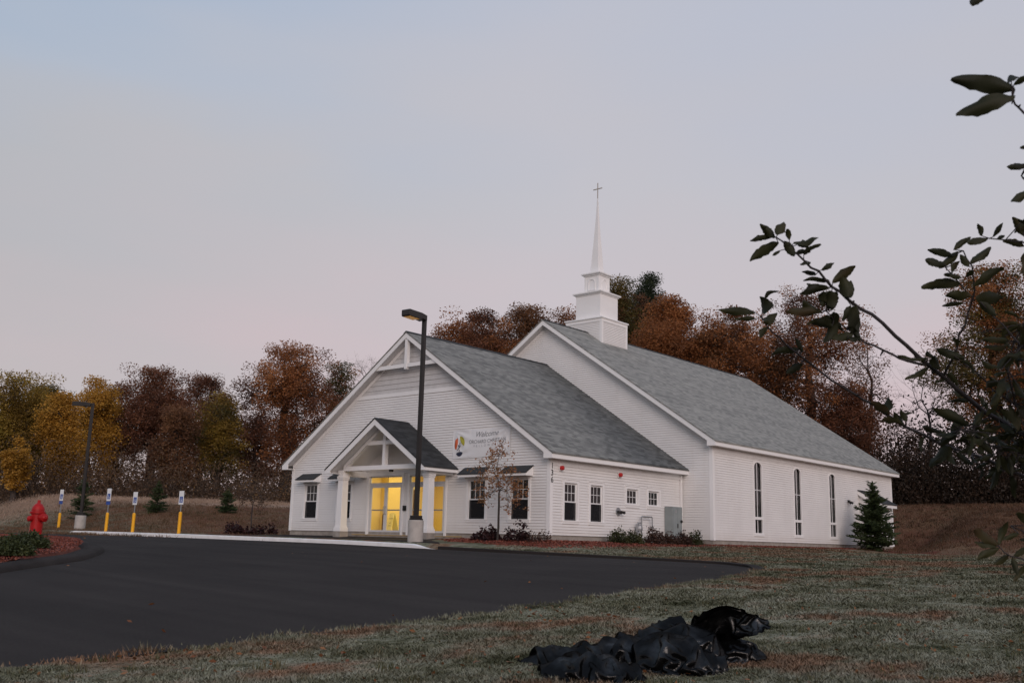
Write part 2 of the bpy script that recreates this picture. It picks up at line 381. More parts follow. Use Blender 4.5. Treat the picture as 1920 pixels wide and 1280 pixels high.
LEAF = dict(
    rust=leaf_mat('rust_oak_leaf', [(0.089, 0.044, 0.024), (0.218, 0.088, 0.035), (0.380, 0.151, 0.054), (0.486, 0.236, 0.089)]),
    brown=leaf_mat('brown_oak_leaf', [(0.067, 0.039, 0.024), (0.143, 0.070, 0.038), (0.224, 0.108, 0.050), (0.299, 0.158, 0.076)]),
    maroon=leaf_mat('maroon_leaf', [(0.066, 0.037, 0.025), (0.125, 0.055, 0.033), (0.203, 0.083, 0.043), (0.281, 0.130, 0.057)]),
    gold=leaf_mat('gold_leaf', [(0.145, 0.080, 0.017), (0.348, 0.181, 0.029), (0.522, 0.275, 0.043), (0.435, 0.290, 0.072)]),
    olive=leaf_mat('olive_leaf', [(0.038, 0.038, 0.016), (0.074, 0.068, 0.022), (0.149, 0.101, 0.027), (0.270, 0.176, 0.041)]),
    yellowgreen=leaf_mat('yellowgreen_leaf', [(0.070, 0.049, 0.020), (0.196, 0.119, 0.025), (0.336, 0.224, 0.042), (0.224, 0.224, 0.049)]),
    dkgreen=leaf_mat('pine_needle', [(0.014, 0.023, 0.014), (0.025, 0.039, 0.021), (0.046, 0.057, 0.025), (0.069, 0.069, 0.034)]),
    conifer=leaf_mat('spruce_needle', [(.016, .028, .011), (.032, .050, .018), (.055, .075, .026), (.085, .10, .044)], .15, 1.2),
    burgundy=leaf_mat('burgundy_leaf', [(.016, .008, .009), (.032, .012, .013), (.055, .02, .018)], .12, 2),
    shrub=leaf_mat('shrub_leaf', [(.018, .022, .010), (.04, .045, .016), (.075, .07, .024)], .15, 2),
    shrubred=leaf_mat('reddish_shrub_leaf', [(.03, .017, .014), (.055, .028, .02), (.08, .045, .028)], .15, 2),
    juniper=leaf_mat('juniper_leaf', [(.018, .024, .010), (.036, .048, .016), (.07, .078, .028)], .1, 2.5),
    brush=leaf_mat('brush_leaf', [(0.044, 0.031, 0.024), (0.081, 0.053, 0.035), (0.125, 0.075, 0.045), (0.325, 0.188, 0.062)], .2, .5),
    thicket=leaf_mat('thicket_leaf', [(.016, .012, .009), (.034, .022, .014), (.062, .034, .020)], .15, .5) if True else leaf_mat('thicket_leaf', [(0.013, 0.012, 0.010), (0.029, 0.022, 0.017), (0.052, 0.031, 0.022)], .1, .5),
    small=leaf_mat('maple_leaf', [(.13, .075, .038), (.27, .14, .055), (.32, .14, .065), (.20, .09, .055)], .25, 1.5),
)
M_APPLELEAF = leaf_mat('apple_leaf', [(.010, .010, .006), (.018, .020, .008), (.036, .036, .013), (.055, .028, .015)], .24, 9, .6)
M_APPLEBARK = mat('apple_bark', (.026, .021, .022), .8, .3, 30, .002, 90)

# ------------------------------------------------------------------ terrain
HD = np.array([0,3,8,12,18,22,27,32,37,45,55,70,100]); HH = np.array([1.25,1.2,1.05,.93,.72,.58,.44,.34,.24,.19,.17,.16,.16])
_t = np.arange(0, 120, .25); _h = np.interp(_t, HD, HH); _k = np.hanning(17); _k /= _k.sum(); _h = np.convolve(np.pad(_h, 8, mode='edge'), _k, 'valid')
def road_z(x, y): return -.262-np.interp(np.hypot(np.asarray(x, float)-30, np.asarray(y, float)+28.3), _t, _h)
def rect_sdf(x, y, x0, x1, y0, y1):
    dx = np.maximum(np.maximum(x0-x, x-x1), 0); dy = np.maximum(np.maximum(y0-y, y-y1), 0); return np.hypot(dx, dy)
def ground_z(x, y):
    x = np.asarray(x, float); y = np.asarray(y, float)
    base = road_z(x, y)
    s = np.minimum(rect_sdf(x, y, -7.5, 7.5, 0, 9), rect_sdf(x, y, -9, 9, 9, 29.4))
    z = base+(-.24-base)*ss(4.2, .2, s)
    z = np.maximum(z, base+.16*ss(-4.66, -4.5, y)*ss(9.5, 6.0, x)*ss(24, 20, y))
    L = 2.0*ss(0, 25, (-9.5-x)*.8+(y+4)*.6)*ss(-4.4, 2.5, y)*ss(-9, -13, x)
    y0 = 30.5-9.5*ss(9, 13.5, x)
    B = 3.2*ss(0, 1, (y-y0)/(42.0-y0)); Rr = 0*B
    far = ss(120, 300, np.hypot(x, y))*8
    return z+np.maximum(np.maximum(L, B), Rr)+far
NEAR = [(19.12,-6.87),(19.8,-8.6),(20.2,-11.08),(20.52,-13.27),(21.28,-17.64),(21.5,-19.41),(21.74,-21.6),(21.89,-22.92),(22.05,-24.01),(22.12,-24.88),(21.9,-29),(19,-40),(10,-52),(-20,-60),(-75,-62)]
FARE = [(19.05,-6.7),(18.36,-5.64),(17.2,-4.9),(15.5,-4.75),(13.6,-4.7),(10,-4.7),(6,-4.7),(3,-4.7),(0,-4.7),(-6,-4.7),(-12,-4.7),(-20,-4.7),(-30,-4.7),(-45,-4.7),(-75,-4.7)]
def resample(pts, n):
    p = np.array(pts, float); s = np.r_[0, np.cumsum(np.hypot(*(np.diff(p, axis=0).T)))]
    t = np.linspace(0, 1, n)**1.0*s[-1]
    return np.c_[np.interp(t, s, p[:, 0]), np.interp(t, s, p[:, 1])]
def chaikin(p, n=2, closed=False):
    p = np.array(p, float)
    for _ in range(n):
        a = np.vstack([p, p[:1]]) if closed else p
        q = np.empty((2*(len(a)-1), 2)); q[0::2] = .75*a[:-1]+.25*a[1:]; q[1::2] = .25*a[:-1]+.75*a[1:]
        p = q if closed else np.vstack([p[:1], q, p[-1:]])
    return p
near_s, far_s = chaikin(NEAR), chaikin(FARE)
ROADPOLY = np.vstack([near_s, far_s[::-1]])
def inside(poly, x, y):
    x = np.asarray(x); y = np.asarray(y); r = np.zeros(x.shape, bool); n = len(poly); j = n-1
    for i in range(n):
        xi, yi = poly[i]; xj, yj = poly[j]
        c = ((yi > y) != (yj > y)) & (x < (xj-xi)*(y-yi)/((yj-yi) if yj != yi else 1e-9)+xi); r ^= c; j = i
    return r
def poly_dist(poly, x, y, closed=True):
    d = np.full(np.shape(x), 1e9); n = len(poly)
    for i in range(n if closed else n-1):
        a = poly[i]; b = poly[(i+1) % n]; ab = b-a; L = ab@ab+1e-12
        t = np.clip(((x-a[0])*ab[0]+(y-a[1])*ab[1])/L, 0, 1)
        d = np.minimum(d, np.hypot(x-a[0]-t*ab[0], y-a[1]-t*ab[1]))
    return d
ISLAND = chaikin([(13.9,-21.95),(13.1,-21.15),(11.53,-19.57),(10.33,-18.33),(9.13,-17.55),(7.42,-16.42),(5.6,-15.6),(2.54,-14.5),(-.5,-14.2),(-4,-14.6),(-7,-17),(-6,-21),(0,-25),(8,-26),(12.5,-24.5)], 2, True)
def axis(segs):
    a = []
    for lo, hi_, n in segs: a += list(np.linspace(lo, hi_, n, endpoint=False))
    return np.array(a+[segs[-1][1]])
gx = axis([(-1500,-150,14),(-150,-60,45),(-60,36,240),(36,80,40),(80,150,14),(150,1500,14)])
gy = axis([(-1500,-120,12),(-120,-40,40),(-40,52,230),(52,110,58),(110,1800,20)])
GX, GY = np.meshgrid(gx, gy, indexing='ij')
GZ = ground_z(GX, GY)
ins = inside(ROADPOLY, GX, GY); dr = poly_dist(ROADPOLY, GX, GY)
GZ = np.where(ins, GZ-.16*ss(.15, .6, dr), GZ+.03*ss(0, .5, dr))
ground = grid_mesh('ground', np.stack([GX, GY, GZ], -1), M_LAWN)
tag(ground, kind='structure')
bare = ground.data.attributes.new('bare', 'FLOAT', 'POINT'); straw = ground.data.attributes.new('straw', 'FLOAT', 'POINT')
def bare_mask(x, y):
    a = ss(-3.5, 2, y)*ss(-8, -12, x)*(.62+.3*np.sin(x*.35+1)*np.cos(y*.3))
    b = ss(22, 31, y)*.9+ss(-3, 8, y)*ss(10, 14, x)*.3+ss(52, 36, np.hypot(x-9, y-12))*ss(-2, 3, y)*.25
    return np.clip(a+b, 0, 1)
def straw_mask(x, y):
    u = (-9.5-x)*.8+(y+4)*.6
    return ss(17, 21, u)*ss(33, 27, u)*ss(-9, -13, x)*ss(-2, 2, y)*.75
bare.data.foreach_set('value', bare_mask(GX, GY).ravel().astype(np.float32))
straw.data.foreach_set('value', straw_mask(GX, GY).ravel().astype(np.float32))

def mesh_z(x, y):
    i = np.clip(np.searchsorted(gx, x)-1, 0, len(gx)-2); j = np.clip(np.searchsorted(gy, y)-1, 0, len(gy)-2)
    u = (x-gx[i])/(gx[i+1]-gx[i]); v = (y-gy[j])/(gy[j+1]-gy[j])
    return GZ[i, j]*(1-u)*(1-v)+GZ[i+1, j]*u*(1-v)+GZ[i, j+1]*(1-u)*v+GZ[i+1, j+1]*u*v
A_, B_ = resample(near_s, 260), resample(far_s, 260)
w = np.linspace(0, 1, 60)[None, :, None]
RP = A_[:, None, :]*(1-w)+B_[:, None, :]*w
road = grid_mesh('road', np.dstack([RP, road_z(RP[..., 0], RP[..., 1])+.012]), M_ASPH); tag(road, kind='structure')

def draped(name, poly, m, lift, step=.25, edge_noise=.0, seed=0, zf=ground_z, mound=0.0, kind='structure', keep=None):
    """sheet that follows the terrain inside a polygon (fan of rings shrinking to the centre line)"""
    p = np.array(poly, float); n = 140
    pp = resample(np.vstack([p, p[:1]]), n+1)[:-1]
    if edge_noise:
        r = np.random.default_rng(seed); e = r.normal(size=n); e = np.convolve(np.r_[e, e, e], np.ones(5)/5, 'same')[n:2*n]
        c = pp.mean(0); d = pp-c; pp = pp+d/np.linalg.norm(d, axis=1)[:, None]*e[:, None]*edge_noise
    c = pp.mean(0); K = 14
    ts = np.linspace(1, 0.02, K)
    P = np.stack([c+(pp-c)*t for t in ts], 1)
    z = zf(P[..., 0], P[..., 1])+lift+mound*(1-ts[None, :]**2)
    z[:, 0] -= lift+.03
    o = grid_mesh(name, np.dstack([P, z]), m, closed_u=True); 
    if kind: tag(o, kind=kind)
    return o
walk = draped('walkway', [(-7.9,-4.45),(4.2,-4.45),(6.9,-4.5),(5.6,-3.2),(3.6,-1.6),(2.9,-.1),(-7.4,-.1),(-7.9,-1.5)], M_ASPH, .035)
# raised kerb along the lot: pale concrete stretch, then low asphalt berm to the right
def kerb(name, path, h0, h1, width, m, zf=road_z, flat0=.0, flat1=.0, kind='structure', base=-.12):
    p = resample(path, max(8, int(np.hypot(*(np.diff(np.array(path), axis=0).T)).sum()/.25))); n = len(p)
    t = np.gradient(p, axis=0); t /= np.linalg.norm(t, axis=1)[:, None]; nr = np.c_[-t[:, 1], t[:, 0]]
    s = np.linspace(0, 1, n); L = np.r_[0, np.cumsum(np.hypot(*(np.diff(p, axis=0).T)))]
    hh = h0+(h1-h0)*s
    if flat0: hh = hh*ss(0, flat0, L)
    if flat1: hh = hh*ss(0, flat1, L[-1]-L)
    z = zf(p[:, 0], p[:, 1])
    prof = [(0, base, 0), (0, 0, .86), (.03, 0, 1.0), (width-.03, 0, 1.0), (width, 0, .86), (width, base, 0)]
    P = np.stack([np.c_[p+nr*o, z+b+hh*k+.013*(k > 0)] for o, b, k in prof], 1)
    o = grid_mesh(name, P, m, smooth=False); tag(o, kind=kind); return o
M_KERB = mat('pale_kerb_concrete', (.80, .785, .77), .8, .07, 2.5, .002, 40)
kerb('kerb', [(-19.2,-4.78),(-12,-4.78),(-4,-4.78),(2,-4.78),(6.6,-4.78)], .16, .13, .42, M_KERB, flat0=1.2, flat1=1.4)
kerb('kerb', [(-34,-3.3),(-28,-3.3),(-22.5,-3.3)], .13, .13, .4, M_KERB, flat0=.5, flat1=.5)
kerb('kerb', [(-20.6,-3.5),(-18.6,-3.9),(-16.2,-4.25)], .17, .13, .4, M_KERB, flat0=.5, flat1=.5)
kerb('kerb', [(6.7,-4.78),(10,-4.78),(13.6,-4.78),(15.5,-4.82),(17.1,-4.98),(18.2,-5.7),(19.0,-6.8)], .10, .05, .26, M_ASPH, flat1=1.5)
# planted island of the lot
cen = ISLAND.mean(0)
def berm(name, loop, prof, m, zf):
    """rounded asphalt kerb around a closed loop; prof = (inset, height)"""
    p = resample(np.vstack([loop, loop[:1]]), 241)[:-1]; t = np.roll(p, -1, 0)-np.roll(p, 1, 0); t /= np.linalg.norm(t, axis=1)[:, None]
    nr = np.c_[-t[:, 1], t[:, 0]]; sg = np.sign(((cen-p)*nr).sum()); nr *= sg
    z = zf(p[:, 0], p[:, 1]); P = np.stack([np.c_[p+nr*o, z+h] for o, h in prof], 1)
    o = grid_mesh(name, P, m, closed_u=True); tag(o, kind='structure'); return o
berm('kerb', ISLAND, [(-.02, -.10), (0, .01), (.05, .09), (.14, .125), (.34, .13), (.44, .11), (.52, .04), (.54, -.1)], M_ASPH, road_z)
inner = cen+(ISLAND-cen)*(1-.5/np.linalg.norm(ISLAND-cen, axis=1))[:, None]
def isl_z(x, y): return road_z(x, y)+.07
mulch = draped('mulch_bed', inner, M_MULCH, .03, zf=isl_z, mound=.13)
def chips(name, pts, zf, size, m, seed, lift=.0, tilt=.5):
    r = np.random.default_rng(seed); n = len(pts)
    c = np.c_[pts, zf(pts[:, 0], pts[:, 1])+lift]
    a = r.normal(size=(n, 3)); a[:, 2] *= tilt; a /= np.linalg.norm(a, axis=1)[:, None]
    b = np.cross(a, r.normal(size=(n, 3))*[.4, .4, 1]); b /= np.linalg.norm(b, axis=1)[:, None]
    s = size*r.uniform(.6, 1.4, n)[:, None]
    V = np.stack([c-a*s, c+b*s*.45, c+a*s, c-b*s*.45], 1)
    return quads(name, V, m)
rg = np.random.default_rng(5)
def pts_in(poly, n, r=rg):
    lo, hi_ = poly.min(0), poly.max(0); out_ = []
    while sum(map(len, out_)) < n:
        q = r.uniform(lo, hi_, (n*2, 2)); out_.append(q[inside(poly, q[:, 0], q[:, 1])])
    return np.vstack(out_)[:n]
def dome_z(x, y):
    d = np.hypot(x-cen[0], y-cen[1]); t = np.clip(d/9.0, 0, 1); return isl_z(x, y)+.035+.13*(1-t**2)
tag(chips('mulch_chips', pts_in(inner, 60000), dome_z, .026, M_MULCHF, 3), kind='stuff')
BED1 = np.array([(3.4,-1.5),(5,-2.3),(7.2,-2.5),(9.2,-2.3),(10.0,-.8),(9.7,3),(9.4,7.5),(10.6,8.6),(10.4,14),(10.2,22),(10.5,24),(9.02,24),(9.02,8.98),(7.52,8.98),(7.52,-.02),(3.4,-.02)])
draped('mulch_bed', [(3.3,-1.3),(5,-2.2),(7.2,-2.4),(9.0,-2.2),(9.6,-.8),(9.0,-.1),(3.3,-.1)], M_MULCH, .04, edge_noise=.25, seed=2)
draped('mulch_bed', [(7.6,-.6),(9.6,-.6),(9.5,3),(9.6,7.5),(10.6,8.7),(9.2,8.95),(7.6,8.95)], M_MULCH, .04, edge_noise=.2, seed=3)
draped('mulch_bed', [(9.05,8.9),(10.6,8.9),(10.2,14),(10.1,20),(10.4,24.5),(9.05,24.5)], M_MULCH, .04, edge_noise=.2, seed=4)
draped('mulch_bed', [(10.3,21.4),(12.4,21.1),(13.6,22.6),(13.2,24.4),(11.5,25.0),(10.0,23.6)], M_MULCH, .04, edge_noise=.2, seed=6)
b1 = pts_in(BED1, 9000)
tag(chips('mulch_chips', b1, ground_z, .045, M_MULCHF, 8, .05), kind='stuff')

# ------------------------------------------------------------------ church
W, S, L1, L2 = 7.5, 9.0, 9.0, 20.35
OV, EV = .366, .364
R1, E1, R2, E2 = 8.19, 2.897, 10.365, 4.089
SL = (R1-E1)/(W+EV)
church = empty('church', (0, 0, -.2))
tag(church, 'white clapboard church with grey gabled roofs, entrance porch and steeple', 'church')
FM = lambda off=0.0: (lambda u, z, v: (u, -v-off, z))        # front wall: u=x, v=outwards
SIDE = lambda X: (lambda u, z, v: (X+v, u, z))               # side wall facing +X: u=y
LSIDE = lambda X: (lambda u, z, v: (X-v, u, z))
EXPO = .103
def siding(mb, poly, holes, M, expo=EXPO, lap=.025):
    """clapboards over a convex polygon (u,z) with rectangular holes; every board leans out at its foot"""
    P = np.array(poly, float); z0, z1 = P[:, 1].min(), P[:, 1].max()
    def span(z):
        us = []
        n = len(P)
        for i in range(n):
            a, b = P[i], P[(i+1) % n]
            if abs(a[1]-b[1]) < 1e-9:
                if abs(a[1]-z) < 1e-6: us += [a[0], b[0]]
                continue
            t = (z-a[1])/(b[1]-a[1])
            if -1e-6 <= t <= 1+1e-6: us.append(a[0]+t*(b[0]-a[0]))
        return (min(us), max(us)) if us else (0, 0)
    cuts = sorted(set([z0, z1]+[round(z0+i*expo, 5) for i in range(int((z1-z0)/expo)+1)]+[h[2] for h in holes]+[h[3] for h in holes]+[p[1] for p in P]))
    cuts = [c for c in cuts if z0 <= c <= z1]
    for a, b in zip(cuts[:-1], cuts[1:]):
        if b-a < 1e-4: continue
        zm = (a+b)/2; k = math.floor((zm-z0)/expo+1e-6); zb = z0+k*expo
        va = lap*(1-(a-zb)/expo); vb = lap*(1-(b-zb)/expo)
        (a0, a1), (b0, b1) = span(a+1e-7), span(b-1e-7)
        segs = [(0., 1.)]
        ivs = sorted([(h[0], h[1]) for h in holes if h[2] < zm < h[3]])
        lo, hi_ = min(a0, b0), max(a1, b1)
        pieces = []; cur = None
        if not ivs: pieces = [((a0, b0), (a1, b1))]
        else:
            left = (a0, b0)
            for h0, h1 in ivs:
                if h0 > max(left): pieces.append((left, (h0, h0)))
                left = (h1, h1)
            if left[0] < a1: pieces.append((left, (a1, b1)))
        for (la, lb), (ra, rb) in pieces:
            mb.add([M(la, a, va), M(ra, a, va), M(rb, b, vb), M(lb, b, vb)], [(0, 1, 2, 3)])
            if abs(a-zb) < 1e-6: mb.add([M(la, a, 0), M(ra, a, 0), M(ra, a, va), M(la, a, va)], [(0, 1, 2, 3)])
FW = [(-6.08, .43, .53, 2.03), (-3.80, .43, .53, 2.03), (3.95, .43, .53, 2.03), (6.08, .43, .53, 2.03)]
DOORS = [(-1.2, 1.01), (1.26, 1.01)]
SW = [(1.21, .39, .53, 1.90), (2.82, .39, .53, 1.90)]
SSW = [(5.24, .40, 1.28, 1.89), (6.80, .40, 1.28, 1.89)]
HW = [13.02, 17.06, 21.1]
holes_f = [(c-h, c+h, a, b) for c, h, a, b in FW]+[(c-h, c+h, 0, 2.27) for c, h in DOORS]
zt = lambda x, R, E, X: R-.12-SL*abs(x)
top_w = R1-.10
wall_poly = [(-W, 0), (W, 0), (W, top_w-SL*W), (0, top_w), (-W, top_w-SL*W)]
mb = MB()
SHK = 5.70
xs_ = (top_w-SHK)/SL
siding(mb, [(-W, 0), (W, 0), (W, top_w-SL*W), (xs_, SHK), (-xs_, SHK), (-W, top_w-SL*W)], holes_f, FM())
hs = [(c-h, c+h, a, b) for c, h, a, b in SW+SSW]
siding(mb, [(0, 0), (L1, 0), (L1, 2.75), (0, 2.75)], hs, SIDE(W))
siding(mb, [(0, 0), (L1, 0), (L1, 2.75), (0, 2.75)], [], LSIDE(-W))
top_s = R2-.10
siding(mb, [(-S, 0), (S, 0), (S, top_s-SL*S), (0, top_s), (-S, top_s-SL*S)], [(-W+.02, W-.02, 0, 2.6)], FM(-L1))
siding(mb, [(L1, 0), (L1+L2, 0), (L1+L2, 3.95), (L1, 3.95)], [(c-.39, c+.39, .36, 3.5) for c in HW], SIDE(S))
siding(mb, [(L1, 0), (L1+L2, 0), (L1+L2, 3.95), (L1, 3.95)], [], LSIDE(-S))
siding(mb, [(-S, 0), (S, 0), (S, top_s-SL*S), (0, top_s), (-S, top_s-SL*S)], [], lambda u, z, v: (u, L1+L2+v, z))
mb.build('wall', M_SIDING, church, fix=False)
# grey shakes in the peak of the front gable
mb = MB(); siding(mb, [(-xs_, SHK), (xs_, SHK), (0, top_w)], [], FM(), .21, .02)
tag(mb.build('gable_shakes', M_SHAKE, church, fix=False), 'grey shakes filling the peak of the front gable')
mb = MB(); mb.box(-xs_-.1, xs_+.1, -.035, .01, SHK-.13, SHK+.03); mb.build('gable_band', M_TRIM, church)
# foundation and floors
mb = MB()
for x0, x1, y0, y1 in ((-W+.02, W-.02, .02, L1), (-S+.02, S-.02, L1+.02, L1+L2-.02)): mb.box(x0, x1, y0, y1, -.9, -.003)
mb.build('foundation', M_FOUND, church)
mb = MB(); mb.box(-W+.1, W-.1, 5.3, L1, .0, .03); mb.box(-S+.1, S-.1, L1+.1, L1+L2-.1, .0, .03); mb.build('floor', M_HALLFLOOR, church)
# corner boards and frieze
def corner(X, Y, sx, sy, top):
    mb = MB()
    x0, x1 = sorted((X+sx*.026, X-sx*.14)); y0, y1 = sorted((Y+sy*.026, Y+sy*.001))
    mb.box(x0, x1, y0, y1, -.015, top)
    x0, x1 = sorted((X+sx*.001, X+sx*.026)); y0, y1 = sorted((Y+sy*.001, Y-sy*.14))
    mb.box(x0, x1, y0, y1, -.015, top)
    mb.build('corner_board', M_TRIM, church)
corner(W, 0, 1, -1, 2.70); corner(-W, 0, -1, -1, 2.70)
corner(S, L1, 1, -1, 3.88); corner(-S, L1, -1, -1, 3.88); corner(S, L1+L2, 1, 1, 3.88)
mb = MB()
mb.box(W+.001, W+.028, .14, L1-.03, 2.50, 2.74); mb.box(S+.001, S+.028, L1+.14, L1+L2-.14, 3.66, 3.93)
for sg in (1, -1):   # sloping frieze under the rakes
    for Yf, R_, X_ in ((0, R1, W), (L1, R2, S)):
        if Yf: mb.prism([(0, R_-.24), (sg*X_, R_-.24-SL*X_), (sg*X_, R_-.38-SL*X_), (0, R_-.38)], Yf-.026, Yf-.001, lambda p, q, t: (p, t, q))
        else: mb.prism([(0, R_-.24), (sg*X_, R_-.24-SL*X_), (sg*X_, R_-.40-SL*X_), (0, R_-.40)], Yf-.026, Yf-.001, lambda p, q, t: (p, t, q))
mb.build('frieze', M_TRIM, church)
# roofs
def gable_roof(R_, X_, E_, y0, y1, m, name, th=.055, drip=.03):
    mb = MB()
    for sg in (1, -1):
        mb.prism([(0, R_+.03), (sg*(X_+drip), R_+.03-SL*(X_+drip)), (sg*(X_+drip), R_+.03-th-SL*(X_+drip)), (0, R_+.03-th)], y0-.02, y1, lambda p, q, t: (p, t, q))
    return mb.build(name, m, church)
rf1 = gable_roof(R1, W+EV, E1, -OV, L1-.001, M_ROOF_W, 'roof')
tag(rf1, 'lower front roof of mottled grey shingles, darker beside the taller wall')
rf2 = gable_roof(R2, S+EV, E2, L1-OV, L1+L2+OV, M_ROOF_S, 'roof')
tag(rf2, 'long upper roof of pale grey frosted shingles')
for R_, y0, y1, rf in ((R1, -OV, L1-.002, rf1), (R2, L1-OV, L1+L2+OV, rf2)):
    mb = MB()
    for sg in (1, -1): mb.prism([(0, R_+.052), (sg*.14, R_+.052-SL*.14), (sg*.14, R_+.031-SL*.14), (0, R_+.031)], y0-.025, y1, lambda p, q, t: (p, t, q))
    mb.build('ridge_cap', M_ROOF_P, rf)
def rake_trim(R_, X_, Y, tall, mb):
    """board along both slopes with the boxed end at the eave"""
    e = R_-SL*X_
    for sg in (1, -1):
        mb.prism([(0, R_-.03), (sg*X_, e-.03), (sg*X_, e-.03-.175), (sg*(X_-.40), e-.03-.175), (sg*(X_-.40), e+.40*SL-tall), (0, R_-tall)], Y, Y+.045, lambda p, q, t: (p, t, q))
def eaves(R_, X_, y0, y1, mb):
    e = R_-SL*X_
    for sg in (1, -1):
        a, b = sorted((sg*X_, sg*(X_-.03))); mb.box(a, b, y0+.046, y1, e-.03-.175, e-.032+.0)
        a, b = sorted((sg*(X_-.031), sg*(X_-.45))); mb.box(a, b, y0+.046, y1, e-.03-.172, e-.03-.152)
mb = MB(); rake_trim(R1, W+EV, -OV, .25, mb); eaves(R1, W+EV, -OV, L1-.004, mb)
rake_trim(R2, S+EV, L1-OV, .25, mb); eaves(R2, S+EV, L1-OV, L1+L2+OV-.05, mb)
rake_trim(R2, S+EV, L1+L2+OV-.045, .30, mb)
mb.build('rake_and_eave_trim', M_TRIM, church)
for R_, X_, y0, y1 in ((R1, W+EV, -OV+.05, .0), (R2, S+EV, L1-OV+.05, L1), (R2, S+EV, L1+L2, L1+L2+OV-.05)):
    mb = MB()
    for sg in (1, -1):
        mb.prism([(0, R_-.19), (sg*(X_-.30), R_-.19-SL*(X_-.30)), (sg*(X_-.30), R_-.235-SL*(X_-.30)), (0, R_-.235)], y0, y1, lambda p, q, t: (p, t, q))
    mb.build('soffit', M_SOFFIT_SHADE, church)
# open truss ornament in the front gable
mb = MB()
zc = 6.80; xc = (R1-.2-zc)/SL
mb.box(-xc-.12, xc+.12, -OV+.05, -OV+.17, zc-.09, zc+.07); mb.box(-.075, .075, -OV+.03, -OV+.19, zc-.17, R1-.28)
mb.build('gable_truss', M_TRIM, church)

# windows -----------------------------------------------------------
def double_hung(c, h, z0, z1, M, casing=.10, small=False, blind=0.0):
    mb = MB(); B = lambda u0, u1, v0, v1, a, b, mbx=None: (mbx or mb).box(u0, u1, v0, v1, a, b, 0, lambda p, q, r: M(p, r, q))
    cs = casing
    B(c-h-cs, c-h, -.02, .035, z0-.0, z1+cs); B(c+h, c+h+cs, -.02, .035, z0-.0, z1+cs)
    B(c-h, c+h, -.02, .035, z1, z1+cs); B(c-h-cs, c+h+cs, -.02, .042, z0-.115, z0)
    B(c-h-cs-.01, c+h+cs+.01, -.02, .062, z0-.03, z0+.012); B(c-h-cs-.015, c+h+cs+.015, .0, .055, z1+cs, z1+cs+.025)
    for u0, u1 in ((c-h, c-h+.02), (c+h-.02, c+h)): B(u0, u1, -.11, -.021, z0+.013, z1)
    B(c-h+.02, c+h-.02, -.11, -.021, z1-.02, z1)
    win = mb.build('window', M_TRIM, church)
    iu0, iu1, iz0, iz1 = c-h+.021, c+h-.021, z0+.014, z1-.021; zm = (iz0+iz1)/2
    def sash(a, b, v, lights, name_pane, m):
        sb = MB(); s = .045
        B(iu0, iu0+s, v-.03, v, a, b, sb); B(iu1-s, iu1, v-.03, v, a, b, sb)
        B(iu0+s, iu1-s, v-.03, v, a, a+s, sb); B(iu0+s, iu1-s, v-.03, v, b-s, b, sb)
        nx, ny = lights
        g0, g1, q0, q1 = iu0+s, iu1-s, a+s, b-s
        for i in range(1, nx): u = g0+(g1-g0)*i/nx; B(u-.010, u+.010, v-.024, v-.004, q0, q1, sb)
        for j in range(1, ny):
            z = q0+(q1-q0)*j/ny
            for i in range(nx):
                ua = g0+(g1-g0)*i/nx+(.0105 if i else 0); ub = g0+(g1-g0)*(i+1)/nx-(.0105 if i < nx-1 else 0); B(ua, ub, v-.0235, v-.0045, z-.010, z+.010, sb)
        so = sb.build('sash', M_SASH, win)
        pb = MB(); B(g0, g1, v-.019, v-.015, q0, q1, pb); pb.build(name_pane, m, win)
    if small: sash(iz0, iz1, -.04, (3, 2), 'pane', M_GLASS)
    else:
        sash(zm-.02, iz1, -.035, (3, 2), 'pane', M_GLASS)
        sash(iz0, zm+.02, -.068, (1, 1), 'pane', M_SCREEN)
        fb = MB(); B(iu0+.002, iu1-.002, -.034, -.030, iz0, zm-.024, fb)
        fb.build('insect_screen', M_SCREENM, win)
    if blind:
        bb = MB(); B(iu0, iu1, -.16, -.15, z1-blind, z1, bb); bb.build('blind', M_BLIND, win)
    return win
M_BLIND = mat('window_blind', (.30, .29, .29), .8)
M_SCREENM = bpy.data.materials.new('insect_mesh'); M_SCREENM.use_nodes = True
_t2 = M_SCREENM.node_tree; _b2 = _t2.nodes['Principled BSDF']; _b2.inputs['Base Color'].default_value = (.012, .012, .014, 1); _b2.inputs['Roughness'].default_value = .9
_tr = N(_t2, 'ShaderNodeBsdfTransparent'); _mx = N(_t2, 'ShaderNodeMixShader'); _mx.inputs[0].default_value = .55
_t2.links.new(_tr.outputs[0], _mx.inputs[1]); _t2.links.new(_b2.outputs[0], _mx.inputs[2]); _t2.links.new(_mx.outputs[0], _t2.nodes['Material Output'].inputs[0])
bl = [.72, .7, .72, .74]
for (c, h, a, b), k in zip(FW, bl): double_hung(c, h, a, b, FM(), .105, blind=k)
for c, h, a, b in SW: double_hung(c, h, a, b, SIDE(W), .105, blind=.0)
for c, h, a, b in SSW: double_hung(c, h, a, b, SIDE(W), .105, small=True)
